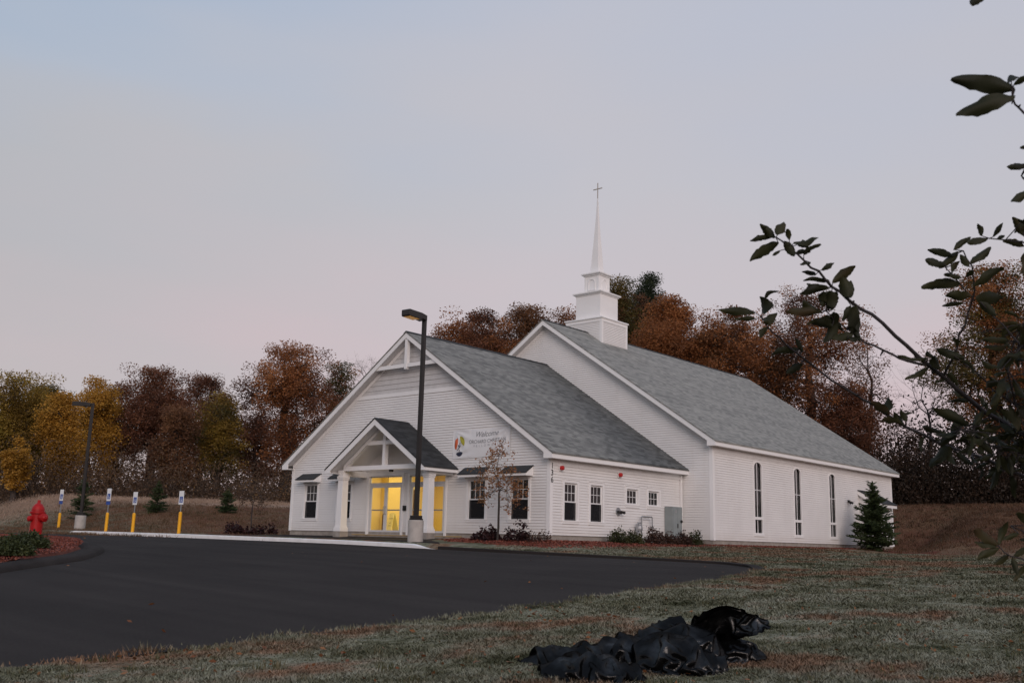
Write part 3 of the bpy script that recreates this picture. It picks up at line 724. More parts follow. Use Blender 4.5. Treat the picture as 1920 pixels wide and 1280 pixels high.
# little shed hoods over the front windows
for c, h, a, b in FW:
    mb = MB(); hw = .66; z0 = 2.19; z1 = 2.50; d = .42
    mb.prism([(.0, z1+.0), (d+.03, z0+.03), (d+.03, z0+.0), (0, z1-.035)], c-hw, c+hw, lambda p, q, t: (t, -p-.012, q))
    ho = mb.build('window_hood', M_ROOF_P, church)
    mb = MB()
    for u in (c-hw+.03, c+hw-.07): mb.prism([(.0, z1-.04), (d-.02, z0-.012), (d-.02, z0-.09), (0, z0-.09)], u, u+.04, lambda p, q, t: (t, -p-.012, q))
    mb.box(c-hw+.03, c+hw-.03, -.012-d, -.012-d+.019, z0-.09, z0-.0)
    mb.box(c-hw+.071, c+hw-.071, -.012-d+.02, -.013, z0-.085, z0-.07)
    mb.build('hood_bracket', M_TRIM, ho)
# tall arched windows of the hall
def arch(c, h, zs, rise, n=12):
    return [(c+h*math.cos(math.pi*(i/n)), zs+rise*math.sin(math.pi*i/n)) for i in range(n+1)]
for c in HW:
    h, z0, zs, rise = .35, .37, 3.28, .20; M = SIDE(S)
    mb = MB(); B = lambda u0, u1, v0, v1, a, b, mbx=None: (mbx or mb).box(u0, u1, v0, v1, a, b, 0, lambda p, q, r: M(p, r, q))
    B(c-h-.08, c-h, -.03, .034, z0, zs); B(c+h, c+h+.08, -.03, .034, z0, zs)
    B(c-h-.12, c+h+.12, -.03, .045, z0-.14, z0); B(c-h, c+h, -.03, .03, .95, 1.07)
    oa = [(c+(h+.08)*math.cos(math.pi*i/14), zs+(rise+.07)*math.sin(math.pi*i/14)) for i in range(15)]
    ia = [(c+h*math.cos(math.pi*i/14), zs+rise*math.sin(math.pi*i/14)) for i in range(15)]
    for i in range(14): mb.prism([ia[i], oa[i], oa[i+1], ia[i+1]], -.03, .034, lambda p, q, t: M(p, q, t))
    # spandrels fill the square opening around the arch
    for i in range(14):
        p0, p1 = oa[i], oa[i+1]
        mb.add([M(p0[0], p0[1], .008), M(p1[0], p1[1], .008), M(p1[0], 3.52, .008), M(p0[0], 3.52, .008)], [(0, 1, 2, 3)])
    win = mb.build('arched_window', M_TRIM, church)
    gb = MB(); gb.prism([(c-h, 1.07)]+[(c+h, 1.07)]+ia, -.055, -.050, lambda p, q, t: M(p, q, t)); gb.build('pane', M_GLASS, win)
    gb = MB(); B(c-h, c+h, -.055, -.050, z0, .95, gb); gb.build('pane', M_GLASS, win)
    gb = MB(); B(c-.016, c+.016, -.049, -.02, 1.07, zs+rise-.004, gb); B(c-.016, c+.016, -.049, -.02, z0, .95, gb)
    B(c-h, c-.0165, -.048, -.02, 2.235, 2.265, gb); B(c+.0165, c+h, -.048, -.02, 2.235, 2.265, gb)
    gb.build('muntin', M_SASH, win)

# entrance doors -----------------------------------------------------
def door_unit(c, h):
    zb, zh = -.12, 2.27
    mb = MB(); FB = lambda u0, u1, v0, v1, a, b, mbx=None: (mbx or mb).box(u0, u1, -v1, -v0, a, b)
    FB(c-h-.10, c-h, -.05, .04, zb, zh+.1); FB(c+h, c+h+.10, -.05, .04, zb, zh+.1); FB(c-h, c+h, -.05, .04, zh, zh+.1)
    d = mb.build('door', M_TRIM, church)
    mb = MB()
    FB(c-h, c-h+.05, -.08, -.01, zb, zh); FB(c+h-.05, c+h, -.08, -.01, zb, zh); FB(c-h+.05, c+h-.05, -.08, -.01, zh-.05, zh); FB(c-h+.05, c+h-.05, -.08, -.01, 1.89, 2.0)
    FB(c-h+.05, c+h-.05, -.09, -.0, zb, zb+.02)
    mb.build('door_frame', M_ALU, d)
    mb = MB(); FB(c-h+.05, c+h-.05, -.05, -.045, 2.0, zh-.05, mb); mb.build('transom_pane', M_DGLASS, d)
    for sg in (-1, 1):
        u0, u1 = sorted((c+sg*.006, c+sg*(h-.055))); mb = MB(); st = .085
        FB(u0, u0+st, -.07, -.025, zb+.025, 1.885); FB(u1-st, u1, -.07, -.025, zb+.025, 1.885)
        FB(u0+st, u1-st, -.07, -.025, 1.80, 1.885); FB(u0+st, u1-st, -.07, -.025, zb+.025, zb+.19)
        mb.build('door_leaf', M_ALU, d)
        mb = MB(); FB(u0+st, u1-st, -.05, -.045, zb+.19, 1.80); mb.build('pane', M_DGLASS, d)
        mb = MB(); hx = c+sg*.05
        FB(u0+st+.001, u1-st-.001, -.10, -.072, .86, .91); mb.tube([(hx, -(-.02), .70), (hx, -.045, .74), (hx, -.045, 1.0), (hx, .02, 1.04)], [.011]*4, 8)
        mb.build('door_handle', M_STEEL, d)
for c, h in DOORS: door_unit(c, h)
# lobby behind the doors
mb = MB()
x0, x1, y0, y1, z0, z1 = -3.2, 3.2, .13, 5.0, -.11, 2.75
mb.add([(x0,y1,z0),(x1,y1,z0),(x1,y1,z1),(x0,y1,z1)], [(0,1,2,3)]); mb.add([(x0,y0,z0),(x0,y1,z0),(x0,y1,z1),(x0,y0,z1)], [(0,1,2,3)])
mb.add([(x1,y0,z0),(x1,y1,z0),(x1,y1,z1),(x1,y0,z1)], [(0,1,2,3)]); mb.add([(x0,y0,z1),(x1,y0,z1),(x1,y1,z1),(x0,y1,z1)], [(0,1,2,3)])
for u0, u1, a, b in ((x0, -2.22, z0, z1), (-.19, .25, z0, z1), (2.27, x1, z0, z1), (-2.22, -.19, 2.27, z1), (.25, 2.27, 2.27, z1)): mb.box(u0, u1, .09, .13, a, b)
mb.box(-3.19, -2.72, 1.55, 2.6, z0, z1)
mb.build('lobby_wall', M_INT, church, fix=False)
mb = MB(); mb.box(x0, x1, .0, y1, z0-.04, z0); mb.build('lobby_floor', M_INTF, church)
mb = MB(); mb.box(-3.19, -3.13, 3.0, 3.74, z0, 1.93); di = mb.build('interior_door', M_INTDOOR, church)
mb = MB()
for v in (2.88, 3.741): mb.box(-3.19, -3.12, v, v+.118, z0, 2.05)
mb.box(-3.19, -3.12, 2.999, 3.74, 1.931, 2.05); mb.build('door_casing', M_TRIM, di)
mb = MB(); mb.box(-2.95, -2.72, 1.46, 1.52, z0, .75); mb.build('lobby_panel', M_INTDOOR, church)
lamp_d = bpy.data.lights.new('lobby_ceiling_light', 'AREA'); lamp_d.shape = 'RECTANGLE'; lamp_d.size, lamp_d.size_y = 4.5, 3.2
lamp_d.energy = 160; lamp_d.color = (1.0, .77, .32)
lamp_o = bpy.data.objects.new('lobby_ceiling_light', lamp_d); COL.objects.link(lamp_o); lamp_o.location = (0, 1.95, 2.70)

# porch ---------------------------------------------------------------
PW, PR, PY = 2.91, 4.42, -1.85
PE = PR-SL*PW
mb = MB()
for sg in (1, -1):
    mb.prism([(0, PR+.03), (sg*(PW+.03), PE+.03-SL*.03), (sg*(PW+.03), PE-.025-SL*.03), (0, PR-.025)], PY-.02, -.014, lambda p, q, t: (p, t, q))
porch = mb.build('porch_roof', M_ROOF_P, church)
tag(porch, 'nearly black gabled roof over the entrance porch')
mb = MB()
for sg in (1, -1):
    mb.prism([(0, PR-.03), (sg*PW, PE-.03), (sg*PW, PE-.165), (sg*(PW-.30), PE-.165), (sg*(PW-.30), PE+.30*SL-.27), (0, PR-.27)], PY, PY+.045, lambda p, q, t: (p, t, q))
    a, b = sorted((sg*PW, sg*(PW-.03))); mb.box(a, b, PY+.046, -.015, PE-.165, PE-.03)
    a, b = sorted((sg*(PW-.031), sg*(PW-.36))); mb.box(a, b, PY+.046, -.015, PE-.163, PE-.145)
    mb.prism([(0, PR-.06), (sg*(PW-.04), PE-.06+SL*.04), (sg*(PW-.04), PE-.10+SL*.04), (0, PR-.10)], PY+.05, -.016, lambda p, q, t: (p, t, q))
mb.build('porch_trim', M_TRIM, porch)
mb = MB()
CX, CY = 2.52, -1.18
for sg in (1, -1):
    a, b = sorted((sg*(CX-.16), sg*(CX+.16))); mb.box(a, b, CY-.16, -.016, 2.215, 2.46)
mb.box(-CX+.161, CX-.161, CY-.14, CY+.10, 2.42, 2.60)
mb.box(-.075, .075, CY-.11, CY+.07, 2.601, PR-.22)
zc = 3.52; xc = (PR-.15-zc)/SL
mb.box(-xc, -.076, CY-.10, CY+.06, zc-.09, zc+.07); mb.box(.076, xc, CY-.10, CY+.06, zc-.09, zc+.07)
for sg in (1, -1):
    mb.prism([(sg*.076, PR-.15), (sg*(CX-.1), PR-.15-SL*(CX-.1)), (sg*(CX-.1), PR-.31-SL*(CX-.1)), (sg*.076, PR-.31)], CY-.12, CY+.08, lambda p, q, t: (p, t, q))
mb.build('porch_truss', M_TRIM, porch)
for sg in (1, -1):
    mb = MB(); c0 = sg*CX
    mb.box(c0-.21, c0+.21, CY-.21, CY+.21, -.02, .13); mb.box(c0-.185, c0+.185, CY-.185, CY+.185, .131, .20)
    v = []
    for z, r in ((.201, .168), (2.06, .150)): v += [(c0-r, CY-r, z), (c0+r, CY-r, z), (c0+r, CY+r, z), (c0-r, CY+r, z)]
    mb.add(v, [(0,1,5,4),(1,2,6,5),(2,3,7,6),(3,0,4,7),(0,3,2,1),(4,5,6,7)])
    mb.box(c0-.172, c0+.172, CY-.172, CY+.172, 2.061, 2.12); mb.box(c0-.19, c0+.19, CY-.19, CY+.19, 2.121, 2.213)
    col_ = mb.build('porch_column', M_TRIM, church, bevel=.006)
    mb = MB(); mb.box(c0-.215, c0+.215, CY-.215, CY+.215, -.6, -.021); mb.build('column_footing', M_FOUND, col_)
# steeple ---------------------------------------------------------------
TX, TY = -.20, 13.40
def sq(mb, h, z0, z1, h2=None):
    h2 = h if h2 is None else h2
    v = [(TX-h, TY-h, z0), (TX+h, TY-h, z0), (TX+h, TY+h, z0), (TX-h, TY+h, z0), (TX-h2, TY-h2, z1), (TX+h2, TY-h2, z1), (TX+h2, TY+h2, z1), (TX-h2, TY+h2, z1)]
    mb.add(v, [(0,1,5,4),(1,2,6,5),(2,3,7,6),(3,0,4,7),(0,3,2,1),(4,5,6,7)])
mb = MB(); HB = 1.13
for M in (lambda u, z, v: (TX+u, TY-HB-v, z), lambda u, z, v: (TX+HB+v, TY+u, z), lambda u, z, v: (TX+u, TY+HB+v, z), lambda u, z, v: (TX-HB-v, TY+u, z)):
    siding(mb, [(-HB, 9.3), (HB, 9.3), (HB, 10.86), (-HB, 10.86)], [], M, .085)
steeple = mb.build('steeple', M_SIDING, church, fix=False)
mb = MB()
for sx in (1, -1):
    for sy in (1, -1):
        x0, x1 = sorted((TX+sx*(HB+.026), TX+sx*(HB-.12))); y0, y1 = sorted((TY+sy*(HB+.026), TY+sy*(HB+.001))); mb.box(x0, x1, y0, y1, 9.3, 10.87)
        x0, x1 = sorted((TX+sx*(HB+.001), TX+sx*(HB+.026))); y0, y1 = sorted((TY+sy*(HB+.0005), TY+sy*(HB-.12))); mb.box(x0, x1, y0, y1, 9.3, 10.87)
sq(mb, HB+.03, 10.871, 11.03); sq(mb, HB+.055, 11.031, 11.06); sq(mb, HB+.085, 11.061, 11.12, HB+.07)
mb.build('base_trim', M_TRIM, steeple)
mb = MB(); sq(mb, .785, 11.121, 12.46); sq(mb, .83, 12.461, 12.50); sq(mb, .86, 12.501, 12.54, .92); sq(mb, .92, 12.541, 12.60); sq(mb, .92, 12.601, 12.68, .50)
mb.build('steeple_tier', M_TRIM, steeple)
mb = MB(); sq(mb, .47, 12.66, 13.56); sq(mb, .52, 13.561, 13.61); sq(mb, .55, 13.611, 13.65, .61); sq(mb, .61, 13.651, 13.71); sq(mb, .61, 13.711, 13.78, .30)
bel = mb.build('belfry', M_TRIM, steeple)
mb = MB()
for M in (lambda p, q, t: (TX+p, TY-.47-t, q), lambda p, q, t: (TX+.47+t, TY+p, q)):
    oa = [(.23*math.cos(math.pi*i/12), 13.17+.23*math.sin(math.pi*i/12)) for i in range(13)]; ia = [(p*.82, 13.17+(q-13.17)*.82) for p, q in oa]
    for i in range(12): mb.prism([ia[i], oa[i], oa[i+1], ia[i+1]], 0.0005, .03, M)
    for a, b in ((-.23, -.19), (.19, .23)): mb.prism([(a, 12.82), (b, 12.82), (b, 13.17), (a, 13.17)], .0005, .03, M)
    mb.prism([(-.25, 12.77), (.25, 12.77), (.25, 12.82), (-.25, 12.82)], .0005, .034, M)
    for a, b in ((-.465, -.36), (.36, .465)): mb.prism([(a, 12.70), (b, 12.70), (b, 13.55), (a, 13.55)], .0005, .016, M)
mb.build('belfry_arch', M_TRIM, bel)
mb = MB(); zs = [13.74, 13.86, 14.05, 14.6, 15.6, 16.8, 17.98]; rs = [.29, .262, .240, .205, .142, .070, .022]
v = []
for z, r in zip(zs, rs): v += [(TX-r, TY-r, z), (TX+r, TY-r, z), (TX+r, TY+r, z), (TX-r, TY+r, z)]
f = [(i*4+j, i*4+(j+1) % 4, i*4+4+(j+1) % 4, i*4+4+j) for i in range(6) for j in range(4)]+[(0,3,2,1),(24,25,26,27)]
mb.add(v, f); mb.build('spire', M_TRIM, steeple)
mb = MB(); mb.box(TX-.020, TX+.020, TY-.018, TY+.018, 17.95, 18.86); mb.box(TX-.29, TX-.0205, TY-.018, TY+.018, 18.50, 18.545); mb.box(TX+.0205, TX+.29, TY-.018, TY+.018, 18.50, 18.545)
mb.build('cross', mat('cross_metal', (.42, .38, .33), .4), steeple)
# small side entry on the long wall ---------------------------------------
mb = MB(); vx = 10.05; va, vb = 24.55, 26.35
siding(mb, [(S, -.05), (vx, -.05), (vx, 2.18), (S, 2.72)], [], lambda u, z, v: (u, va-v, z))
siding(mb, [(va, -.05), (vb, -.05), (vb, 2.16), (va, 2.16)], [], SIDE(vx))
ve = mb.build('side_entry', M_SIDING, church, fix=False)
mb = MB(); mb.prism([(S+.02, 2.88), (10.33, 2.16), (10.33, 2.11), (S+.02, 2.83)], va-.17, vb+.17, lambda p, q, t: (p, t, q)); mb.build('side_entry_roof', M_ROOF_P, ve)
mb = MB(); mb.prism([(S+.02, 2.825), (10.30, 2.12), (10.30, 1.96), (10.08, 1.96), (S+.02, 2.62)], va-.15, va-.03, lambda p, q, t: (p, t, q)); mb.box(10.27, 10.30, va-.029, vb+.15, 1.96, 2.11)
for x0 in (vx-.11, S+.03): mb.box(x0, x0+.11, va-.026, va-.001, -.05, 2.05)
mb.build('side_entry_trim', M_TRIM, ve)

mb = MB(); mb.box(W+.03, W+.10, L1-.17, L1-.09, .05, 2.66); mb.box(W+.03, W+.24, L1-.168, L1-.092, .0, .049); mb.build('downspout', M_TRIM, church)
# ------------------------------------------------------------------ things on the walls
def horn(loc, label):
    r = tag(empty('fire_alarm_horn', loc), label, 'fire alarm', 'red fire alarm horns under the eave')
    x, y, z = loc
    mb = MB(); mb.box(x, x+.03, y-.09, y+.09, z-.10, z+.10); mb.build('backplate', M_SIGNW, r)
    mb = MB(); mb.tube([(x+.03, y, z), (x+.10, y, z), (x+.135, y, z-.01), (x+.15, y, z-.01)], [.085, .085, .07, .03], 16); mb.build('horn', M_REDP, r, smooth=False)
    return r
horn((W+.03, .56, 2.40), 'red alarm horn beside the house number at the front corner')
horn((W+.03, 4.29, 2.39), 'red alarm horn under the eave halfway along the short side wall')
r = tag(empty('fire_department_connection', (W+.02, 4.25, .97)), 'round metal hose inlet with two capped outlets on the white side wall', 'hose inlet')
mb = MB(); mb.tube([(W+.015, 4.25, .97), (W+.05, 4.25, .97)], [.16, .15], 20); mb.build('backplate', M_STEEL, r)
for s in (-1, 1):
    mb = MB(); mb.tube([(W+.05, 4.25+s*.05, .97), (W+.16, 4.25+s*.10, .95), (W+.26, 4.25+s*.13, .93)], [.055, .05, .06], 12); inl = mb.build('inlet', M_DARK, r)
ky0, ky1 = float(hit(1246, 950, 0, W+.03)[1]), float(hit(1279, 950, 0, W+.42)[1]); kc = (ky0+ky1)/2; kx = W+.42
r = tag(empty('electrical_cabinet', (W+.22, kc, -.2)), 'tall grey metal electrical cabinet in the corner behind the shrubs', 'cabinet')
mb = MB(); mb.box(W+.03, kx, ky0, ky1, -.25, 1.31); mb.build('cabinet_body', M_GREYBOX, r, bevel=.012)
for a, b in ((ky0+.03, kc-.01), (kc+.01, ky1-.03)):
    mb = MB(); mb.box(kx+.001, kx+.018, a, b, -.02, 1.27); mb.build('cabinet_door', M_GREYBOX, r, bevel=.006)
mb = MB(); mb.tube([(kx+.015, kc+.25, .72), (kx+.07, kc+.25, .72)], [.06, .055], 14); mb.build('meter_dial', M_DARK, r)
mb = MB(); mb.box(kx+.0185, kx+.05, kc-.04, kc-.012, .45, .62); mb.build('cabinet_handle', M_DARK, r)
mb = MB(); mb.box(kx+.0185, kx+.03, kc-.22, kc-.12, 1.05, 1.18); mb.build('warning_plate', M_STEEL, r)
r = tag(empty('gas_meter', (W+.25, 5.7, -.2)), 'grey gas regulator with an upright loop of pipe against the side wall', 'gas meter')
mb = MB(); mb.tube([(W+.2, 5.62, -.3), (W+.2, 5.62, .80), (W+.2, 5.66, .84), (W+.2, 6.36, .84), (W+.2, 6.40, .80), (W+.2, 6.40, -.3)], [.028]*6, 8); mb.build('pipe', M_STEEL, r)
mb = MB(); mb.tube([(W+.2, 5.3, -.3), (W+.2, 5.3, .52), (W+.2, 5.36, .58), (W+.2, 5.55, .58)], [.025]*4, 8)
mb.lathe([(.03, 0), (.13, .02), (.14, .10), (.13, .2), (.05, .24), (.05, .30)], 14, (W+.22, 5.42, .26)); mb.build('regulator', M_STEEL, r)
def wall_light(loc, label, nrm=(1, 0, 0)):
    r = tag(empty('emergency_light', loc), label, 'wall light'); x, y, z = loc
    mb = MB(); mb.box(x, x+.06, y-.12, y+.12, z-.06, z+.06); mb.build('housing', M_DARK, r, bevel=.01)
    for s in (-1, 1):
        mb = MB(); mb.tube([(x+.06, y+s*.1, z-.02), (x+.12, y+s*.13, z-.06), (x+.19, y+s*.15, z-.11)], [.03, .05, .065], 12); mb.build('lamp_head', M_DARK, r)
wall_light((S+.025, 23.1, 2.22), 'small dark twin head light on the long wall near the evergreen')
r = tag(empty('door_call_box', (.03, -.03, .97)), 'small black call box on the wall right of the lit double doors', 'call box')
mb = MB(); mb.box(-.05, .11, -.09, -.02, .86, 1.06); mb.build('box', M_BLACK, r, bevel=.01); mb = MB(); mb.box(-.01, .07, -.105, -.091, .90, 1.0); mb.build('button_plate', M_DARK, r)
r = tag(empty('porch_ceiling_light', (.35, CY, 2.40)), 'small dark flood light under the porch tie beam', 'flood light')
mb = MB(); mb.box(.30, .44, CY-.06, CY+.06, 2.33, 2.419); mb.build('housing', M_DARK, r, bevel=.01)

def text_mesh(s, size, shear=0.0, space=1.0, thick=0.0):
    c = bpy.data.curves.new('lettering', 'FONT'); c.body = s; c.size = size; c.shear = shear; c.space_character = space; c.align_x = 'CENTER'
    if thick: c.offset = thick
    o = bpy.data.objects.new('lettering', c); COL.objects.link(o)
    dg = bpy.context.evaluated_depsgraph_get(); dg.update()
    me = bpy.data.meshes.new_from_object(o.evaluated_get(dg)); bpy.data.objects.remove(o); bpy.data.curves.remove(c)
    return me
def put_text(name, s, size, f, m, parent, sx=1.0, **kw):
    """f(u,w)->world; a flat mesh of letters"""
    me = text_mesh(s, size, **kw)
    for v in me.vertices: v.co = Vector(f(v.co.x*sx, v.co.y))
    me.materials.clear(); me.materials.append(m); me.name = name
    return link(name, me, parent)
r = tag(empty('house_number', (W+.03, .07, 2.2)), 'black house number running down the white corner board', 'house number')
for ch, z in (('1', 2.36), ('3', 2.11), ('6', 1.86)):
    put_text('digit', ch, .29, lambda u, w, z=z: (W+.034, .075+u, z+w), M_BLACK, r, thick=.006)

# banner: a sagging vinyl sheet held by its corners
ban = tag(empty('welcome_banner', (4.1, -.03, 3.4)), 'white vinyl welcome banner with leaf emblem hung on the front wall', 'banner')
BX0, BX1 = 2.62, 5.60
def ban_pt(u, w):      # u 0..1 across, w 0..1 up
    x = BX0+(BX1-BX0)*u; top = 3.96+.02*math.sin(u*9); bot = 2.84+.10*u-.03*math.sin(u*math.pi)
    d = .036+.030*math.sin(math.pi*u)*math.sin(math.pi*w)
    for cu, cw, ph in ((0, 0, 0), (1, 1, 1), (0, 1, 2), (1, 0, 3)):
        a = math.atan2(w-cw, (u-cu)*2.6); rr = math.hypot(w-cw, (u-cu)*2.6); d += .011*math.sin(a*16+ph)*math.exp(-((rr-.5)/.4)**2)
    for k in (.33, .66): d -= .012*math.exp(-((u-k)/.03)**2)*ss(.5, 1, w)
    return x, d, bot+(top-bot)*w
P = np.array([[(lambda q: (q[0], -q[1], q[2]))(ban_pt(i/60, j/30)) for j in range(31)] for i in range(61)])
grid_mesh('banner_sheet', P, mat('banner_vinyl', (.74, .74, .745), .4, spec=.4), ban)
def bf(u0, w0, sc=1.0):
    def f(u, w):
        x, d, z = ban_pt(u0+u/(BX1-BX0), w0+w/1.1); return (x, -d-.010, z)
    return f
M_INK = mat('banner_ink', (.23, .235, .25), .5); M_INK2 = mat('banner_grey_ink', (.34, .34, .36), .5)
put_text('lettering', 'Welcome', .30, bf(.60, .73), M_INK, ban, shear=.35)
put_text('lettering', 'ORCHARD CHRISTIAN', .200, bf(.615, .50), M_INK, ban, sx=.92)
put_text('lettering', 'FELLOWSHIP', .125, bf(.615, .375), M_INK2, ban, space=2.3, sx=.95)
M_ORG = mat('emblem_orange', (.58, .11, .035), .5); M_OLV = mat('emblem_olive', (.36, .33, .03), .5); M_NVY = mat('emblem_navy', (.035, .04, .07), .5)
def emblem(name, cu, cw, L, Wd, ang, m):
    f = bf(cu, cw); n, k = 14, 6; ca, sa = math.cos(ang), math.sin(ang); P_ = np.zeros((n+1, k+1, 3))
    for i in range(n+1):
        t = i/n; hi2 = Wd*math.sin(math.pi*t)**.7; lo2 = -Wd*.35*math.sin(math.pi*t)
        for q_ in range(k+1):
            p, q = t-.5, lo2+(hi2-lo2)*q_/k; P_[i, q_] = f((p*ca-q*sa)*L, (p*sa+q*ca)*L)
    grid_mesh(name, P_, m, ban)
emblem('emblem', .075, .52, .46, .30, math.radians(80), M_ORG)
emblem('emblem', .165, .60, .44, .32, math.radians(-55), M_OLV)
emblem('emblem', .125, .20, .36, .36, math.radians(185), M_NVY)
mb = MB(); f = bf(.122, .40)
for pts in ([(0, -.16), (0, .10)], [(0, .0), (-.07, .09)], [(0, -.03), (.07, .06)], [(0, .08), (.03, .17)], [(-.08, -.12), (.0, -.02)]):
    (a, b), (c, d) = pts; nn = np.array([-(d-b), c-a]); nn = nn/np.linalg.norm(nn)*.017
    mb.add([f(a+nn[0], b+nn[1]), f(a-nn[0], b-nn[1]), f(c-nn[0], d-nn[1]), f(c+nn[0], d+nn[1])], [(0, 1, 2, 3)])
mb.build('emblem', M_NVY, ban)

# yellow caution board standing inside the lobby
r = tag(empty('caution_board', (-2.02, 1.22, -.11)), 'yellow folding floor sign seen through the right door leaf', 'floor sign')
M_CY = mat('caution_yellow', (.92, .88, .42), .45)
for s in (-1, 1):
    mb = MB(); mb.prism([(-.19, 0), (.19, 0), (.13, .92), (-.13, .92)], 0, .02, lambda p, q, t, s=s: (-2.02+p, 1.22+s*(.02+.22*(1-q/.92))+s*t, -.11+q)); mb.build('panel', M_CY, r)
for i, (s, z) in enumerate((('CAUTION', .66), ('WET', .48), ('FLOOR', .36))):
    put_text('lettering', s, .055, lambda u, w, z=z: (-2.02+u, 1.22-(.02+.22*(1-(z+w)/.92))-.026, -.11+z+w), M_BLACK, r)

# ------------------------------------------------------------------ lot furniture
def street_lamp(x, y, z0, H, head_dir, label):
    r = tag(empty('street_lamp', (0, 0, 0)), label, 'street lamp', 'tall pole lamps along the lot')
    mb = MB(); mb.lathe([(.265, -.5), (.265, .72), (.25, .745), (.0, .745)][:3], 28); mb.build('concrete_base', M_CONC, r, bevel=.0)
    mb = MB(); mb.box(-.17, .17, -.17, .17, .746, .80); mb.box(-.15, .15, -.15, .15, .801, .90); mb.build('pole_foot', M_BRONZE, r, bevel=.01)
    mb = MB(); h0, h1 = .065, .062
    v = []
    for z, h in ((.901, h0), (H, h1)): v += [(-h, -h, z), (h, -h, z), (h, h, z), (-h, h, z)]
    mb.add(v, [(0,1,5,4),(1,2,6,5),(2,3,7,6),(3,0,4,7),(0,3,2,1),(4,5,6,7)]); mb.build('pole', M_BRONZE, r)
    hd = MB(); a0 = -.063
    prof = [(a0, H-.20), (a0, H-.02), (-.33, H+.03), (-.98, H+.05), (-1.0, H+.02), (-1.0, H-.16), (-.97, H-.19), (-.42, H-.21), (-.30, H-.17)]
    hd.prism([(p, q) for p, q in prof], -.19, .19, lambda p, q, t: (t, p, q)); head = hd.build('lamp_head', M_BRONZE, r, bevel=.012)
    ln = MB(); ln.prism([(-.45, H-.213), (-.93, H-.195), (-.93, H-.202), (-.45, H-.222)], -.155, .155, lambda p, q, t: (t, p, q))
    ln.build('lens', M_LENS, head)
    r.location = (x, y, z0); r.rotation_euler = (0, 0, head_dir); return r
M_LENS = mat('amber_lens', (.75, .36, .03), .3)
_b = M_LENS.node_tree.nodes['Principled BSDF']; _b.inputs['Emission Color'].default_value = (1, .45, .03, 1); _b.inputs['Emission Strength'].default_value = .18
street_lamp(4.93, -4.10, -.37, 7.90, math.radians(4), 'dark pole lamp on a concrete base in front of the entrance')
p = at_dist(149, 992, 56.0)
street_lamp(float(p[0]), float(p[1]), -.24, 6.5, math.radians(-49), 'distant dark pole lamp behind the row of parking signs')
def parking_sign(x, y, z, top, label, plate2=False, yaw=0.0):
    r = tag(empty('parking_sign', (0, 0, 0)), label, 'parking sign', 'accessible parking signs on yellow posts')
    mb = MB(); mb.lathe([(.072, -.2), (.072, .84), (.066, .885), (.04, .91), (.012, .918)], 16); mb.build('bollard_sleeve', M_YEL, r, smooth=False)
    mb = MB(); mb.box(-.022, .022, -.014, .014, .90, top-.01); mb.build('post', M_STEEL, r)
    mb = MB(); mb.box(-.155, .155, -.022, -.016, top-.58, top, 0); pl = mb.build('sign_plate', M_SIGNW, r, bevel=0)
    mb = MB(); mb.box(-.105, .105, -.0245, -.0225, top-.50, top-.24); mb.build('blue_panel', M_BLUE, pl)
    mb = MB(); Y = -.0275; cz = top-.37
    def ln(a, b, w=.011):
        a, b = np.array(a), np.array(b); n = np.array([-(b-a)[1], (b-a)[0]]); n = n/np.linalg.norm(n)*w
        mb.add([(q[0], Y, cz+q[1]) for q in (a+n, a-n, b-n, b+n)], [(0, 1, 2, 3)])
    for i in range(10):
        t0, t1 = math.radians(150+i*24), math.radians(174+i*24); ln((-.01+.05*math.cos(t0), -.045+.05*math.sin(t0)), (-.01+.05*math.cos(t1), -.045+.05*math.sin(t1)), .008)
    ln((-.015, .06), (-.01, -.03)); ln((-.01, -.03), (.045, -.03)); ln((.045, -.03), (.06, -.09)); ln((-.012, .03), (.035, .03), .008)
    mb.lathe([(.016, 0), (.0161, .001)], 10, (0, 0, 0)) if False else None
    ln((-.016, .082), (-.016, .108), .013)
    mb.build('wheelchair_symbol', M_SIGNW, pl)
    if plate2:
        mb = MB(); mb.box(-.15, .15, -.022, -.016, top-.76, top-.60); mb.build('lower_plate', M_BLUE, r)
    r.location = (x, y, z); r.rotation_euler = (0, 0, yaw); return r
for px, py, ptop, y, lab, p2 in ((335, 999, 920, -4.35, 'rightmost of the four parking signs, nearest the church', False), (248, 999, 922, -4.35, 'parking sign second from the right on a yellow post', False),
                            (198, 997, 915.5, -4.35, 'parking sign with an extra small plate, right of the distant lamp', True), (109, 993.5, 917.5, -3.0, 'leftmost parking sign beside the red hydrant', True)):
    b = hit(px, py, 1, y); t_ = hit(px+3, ptop, 1, y); parking_sign(float(b[0]), y, float(b[2]), float(t_[2]-b[2]), lab, p2, math.radians(8))
# hydrant on the island
hp = at_dist(66, 1003, 27.0); hz = float(dome_z(hp[0], hp[1]))-.03
r = tag(empty('fire_hydrant', (0, 0, 0)), 'red fire hydrant standing among low bushes on the mulched island', 'fire hydrant')
mb = MB(); mb.lathe([(.18, -.1), (.18, .05), (.145, .06), (.142, .10), (.140, .60), (.152, .61), (.152, .625)], 28); mb.build('barrel', M_RED, r, smooth=False)
mb = MB(); mb.lathe([(.17, .626), (.178, .632), (.178, .668), (.150, .68), (.146, .73), (.126, .79), (.088, .845), (.045, .875), (.036, .90), (.034, .945), (.02, .95)], 28); mb.build('bonnet', M_RED, r)
mb = MB(); mb.tube([(.10, -.05, .53), (.175, -.085, .53), (.18, -.088, .53), (.26, -.125, .53), (.275, -.13, .53), (.30, -.145, .53)], [.075, .075, .098, .098, .06, .03], 16); mb.build('pumper_nozzle', M_RED, r)
mb = MB()
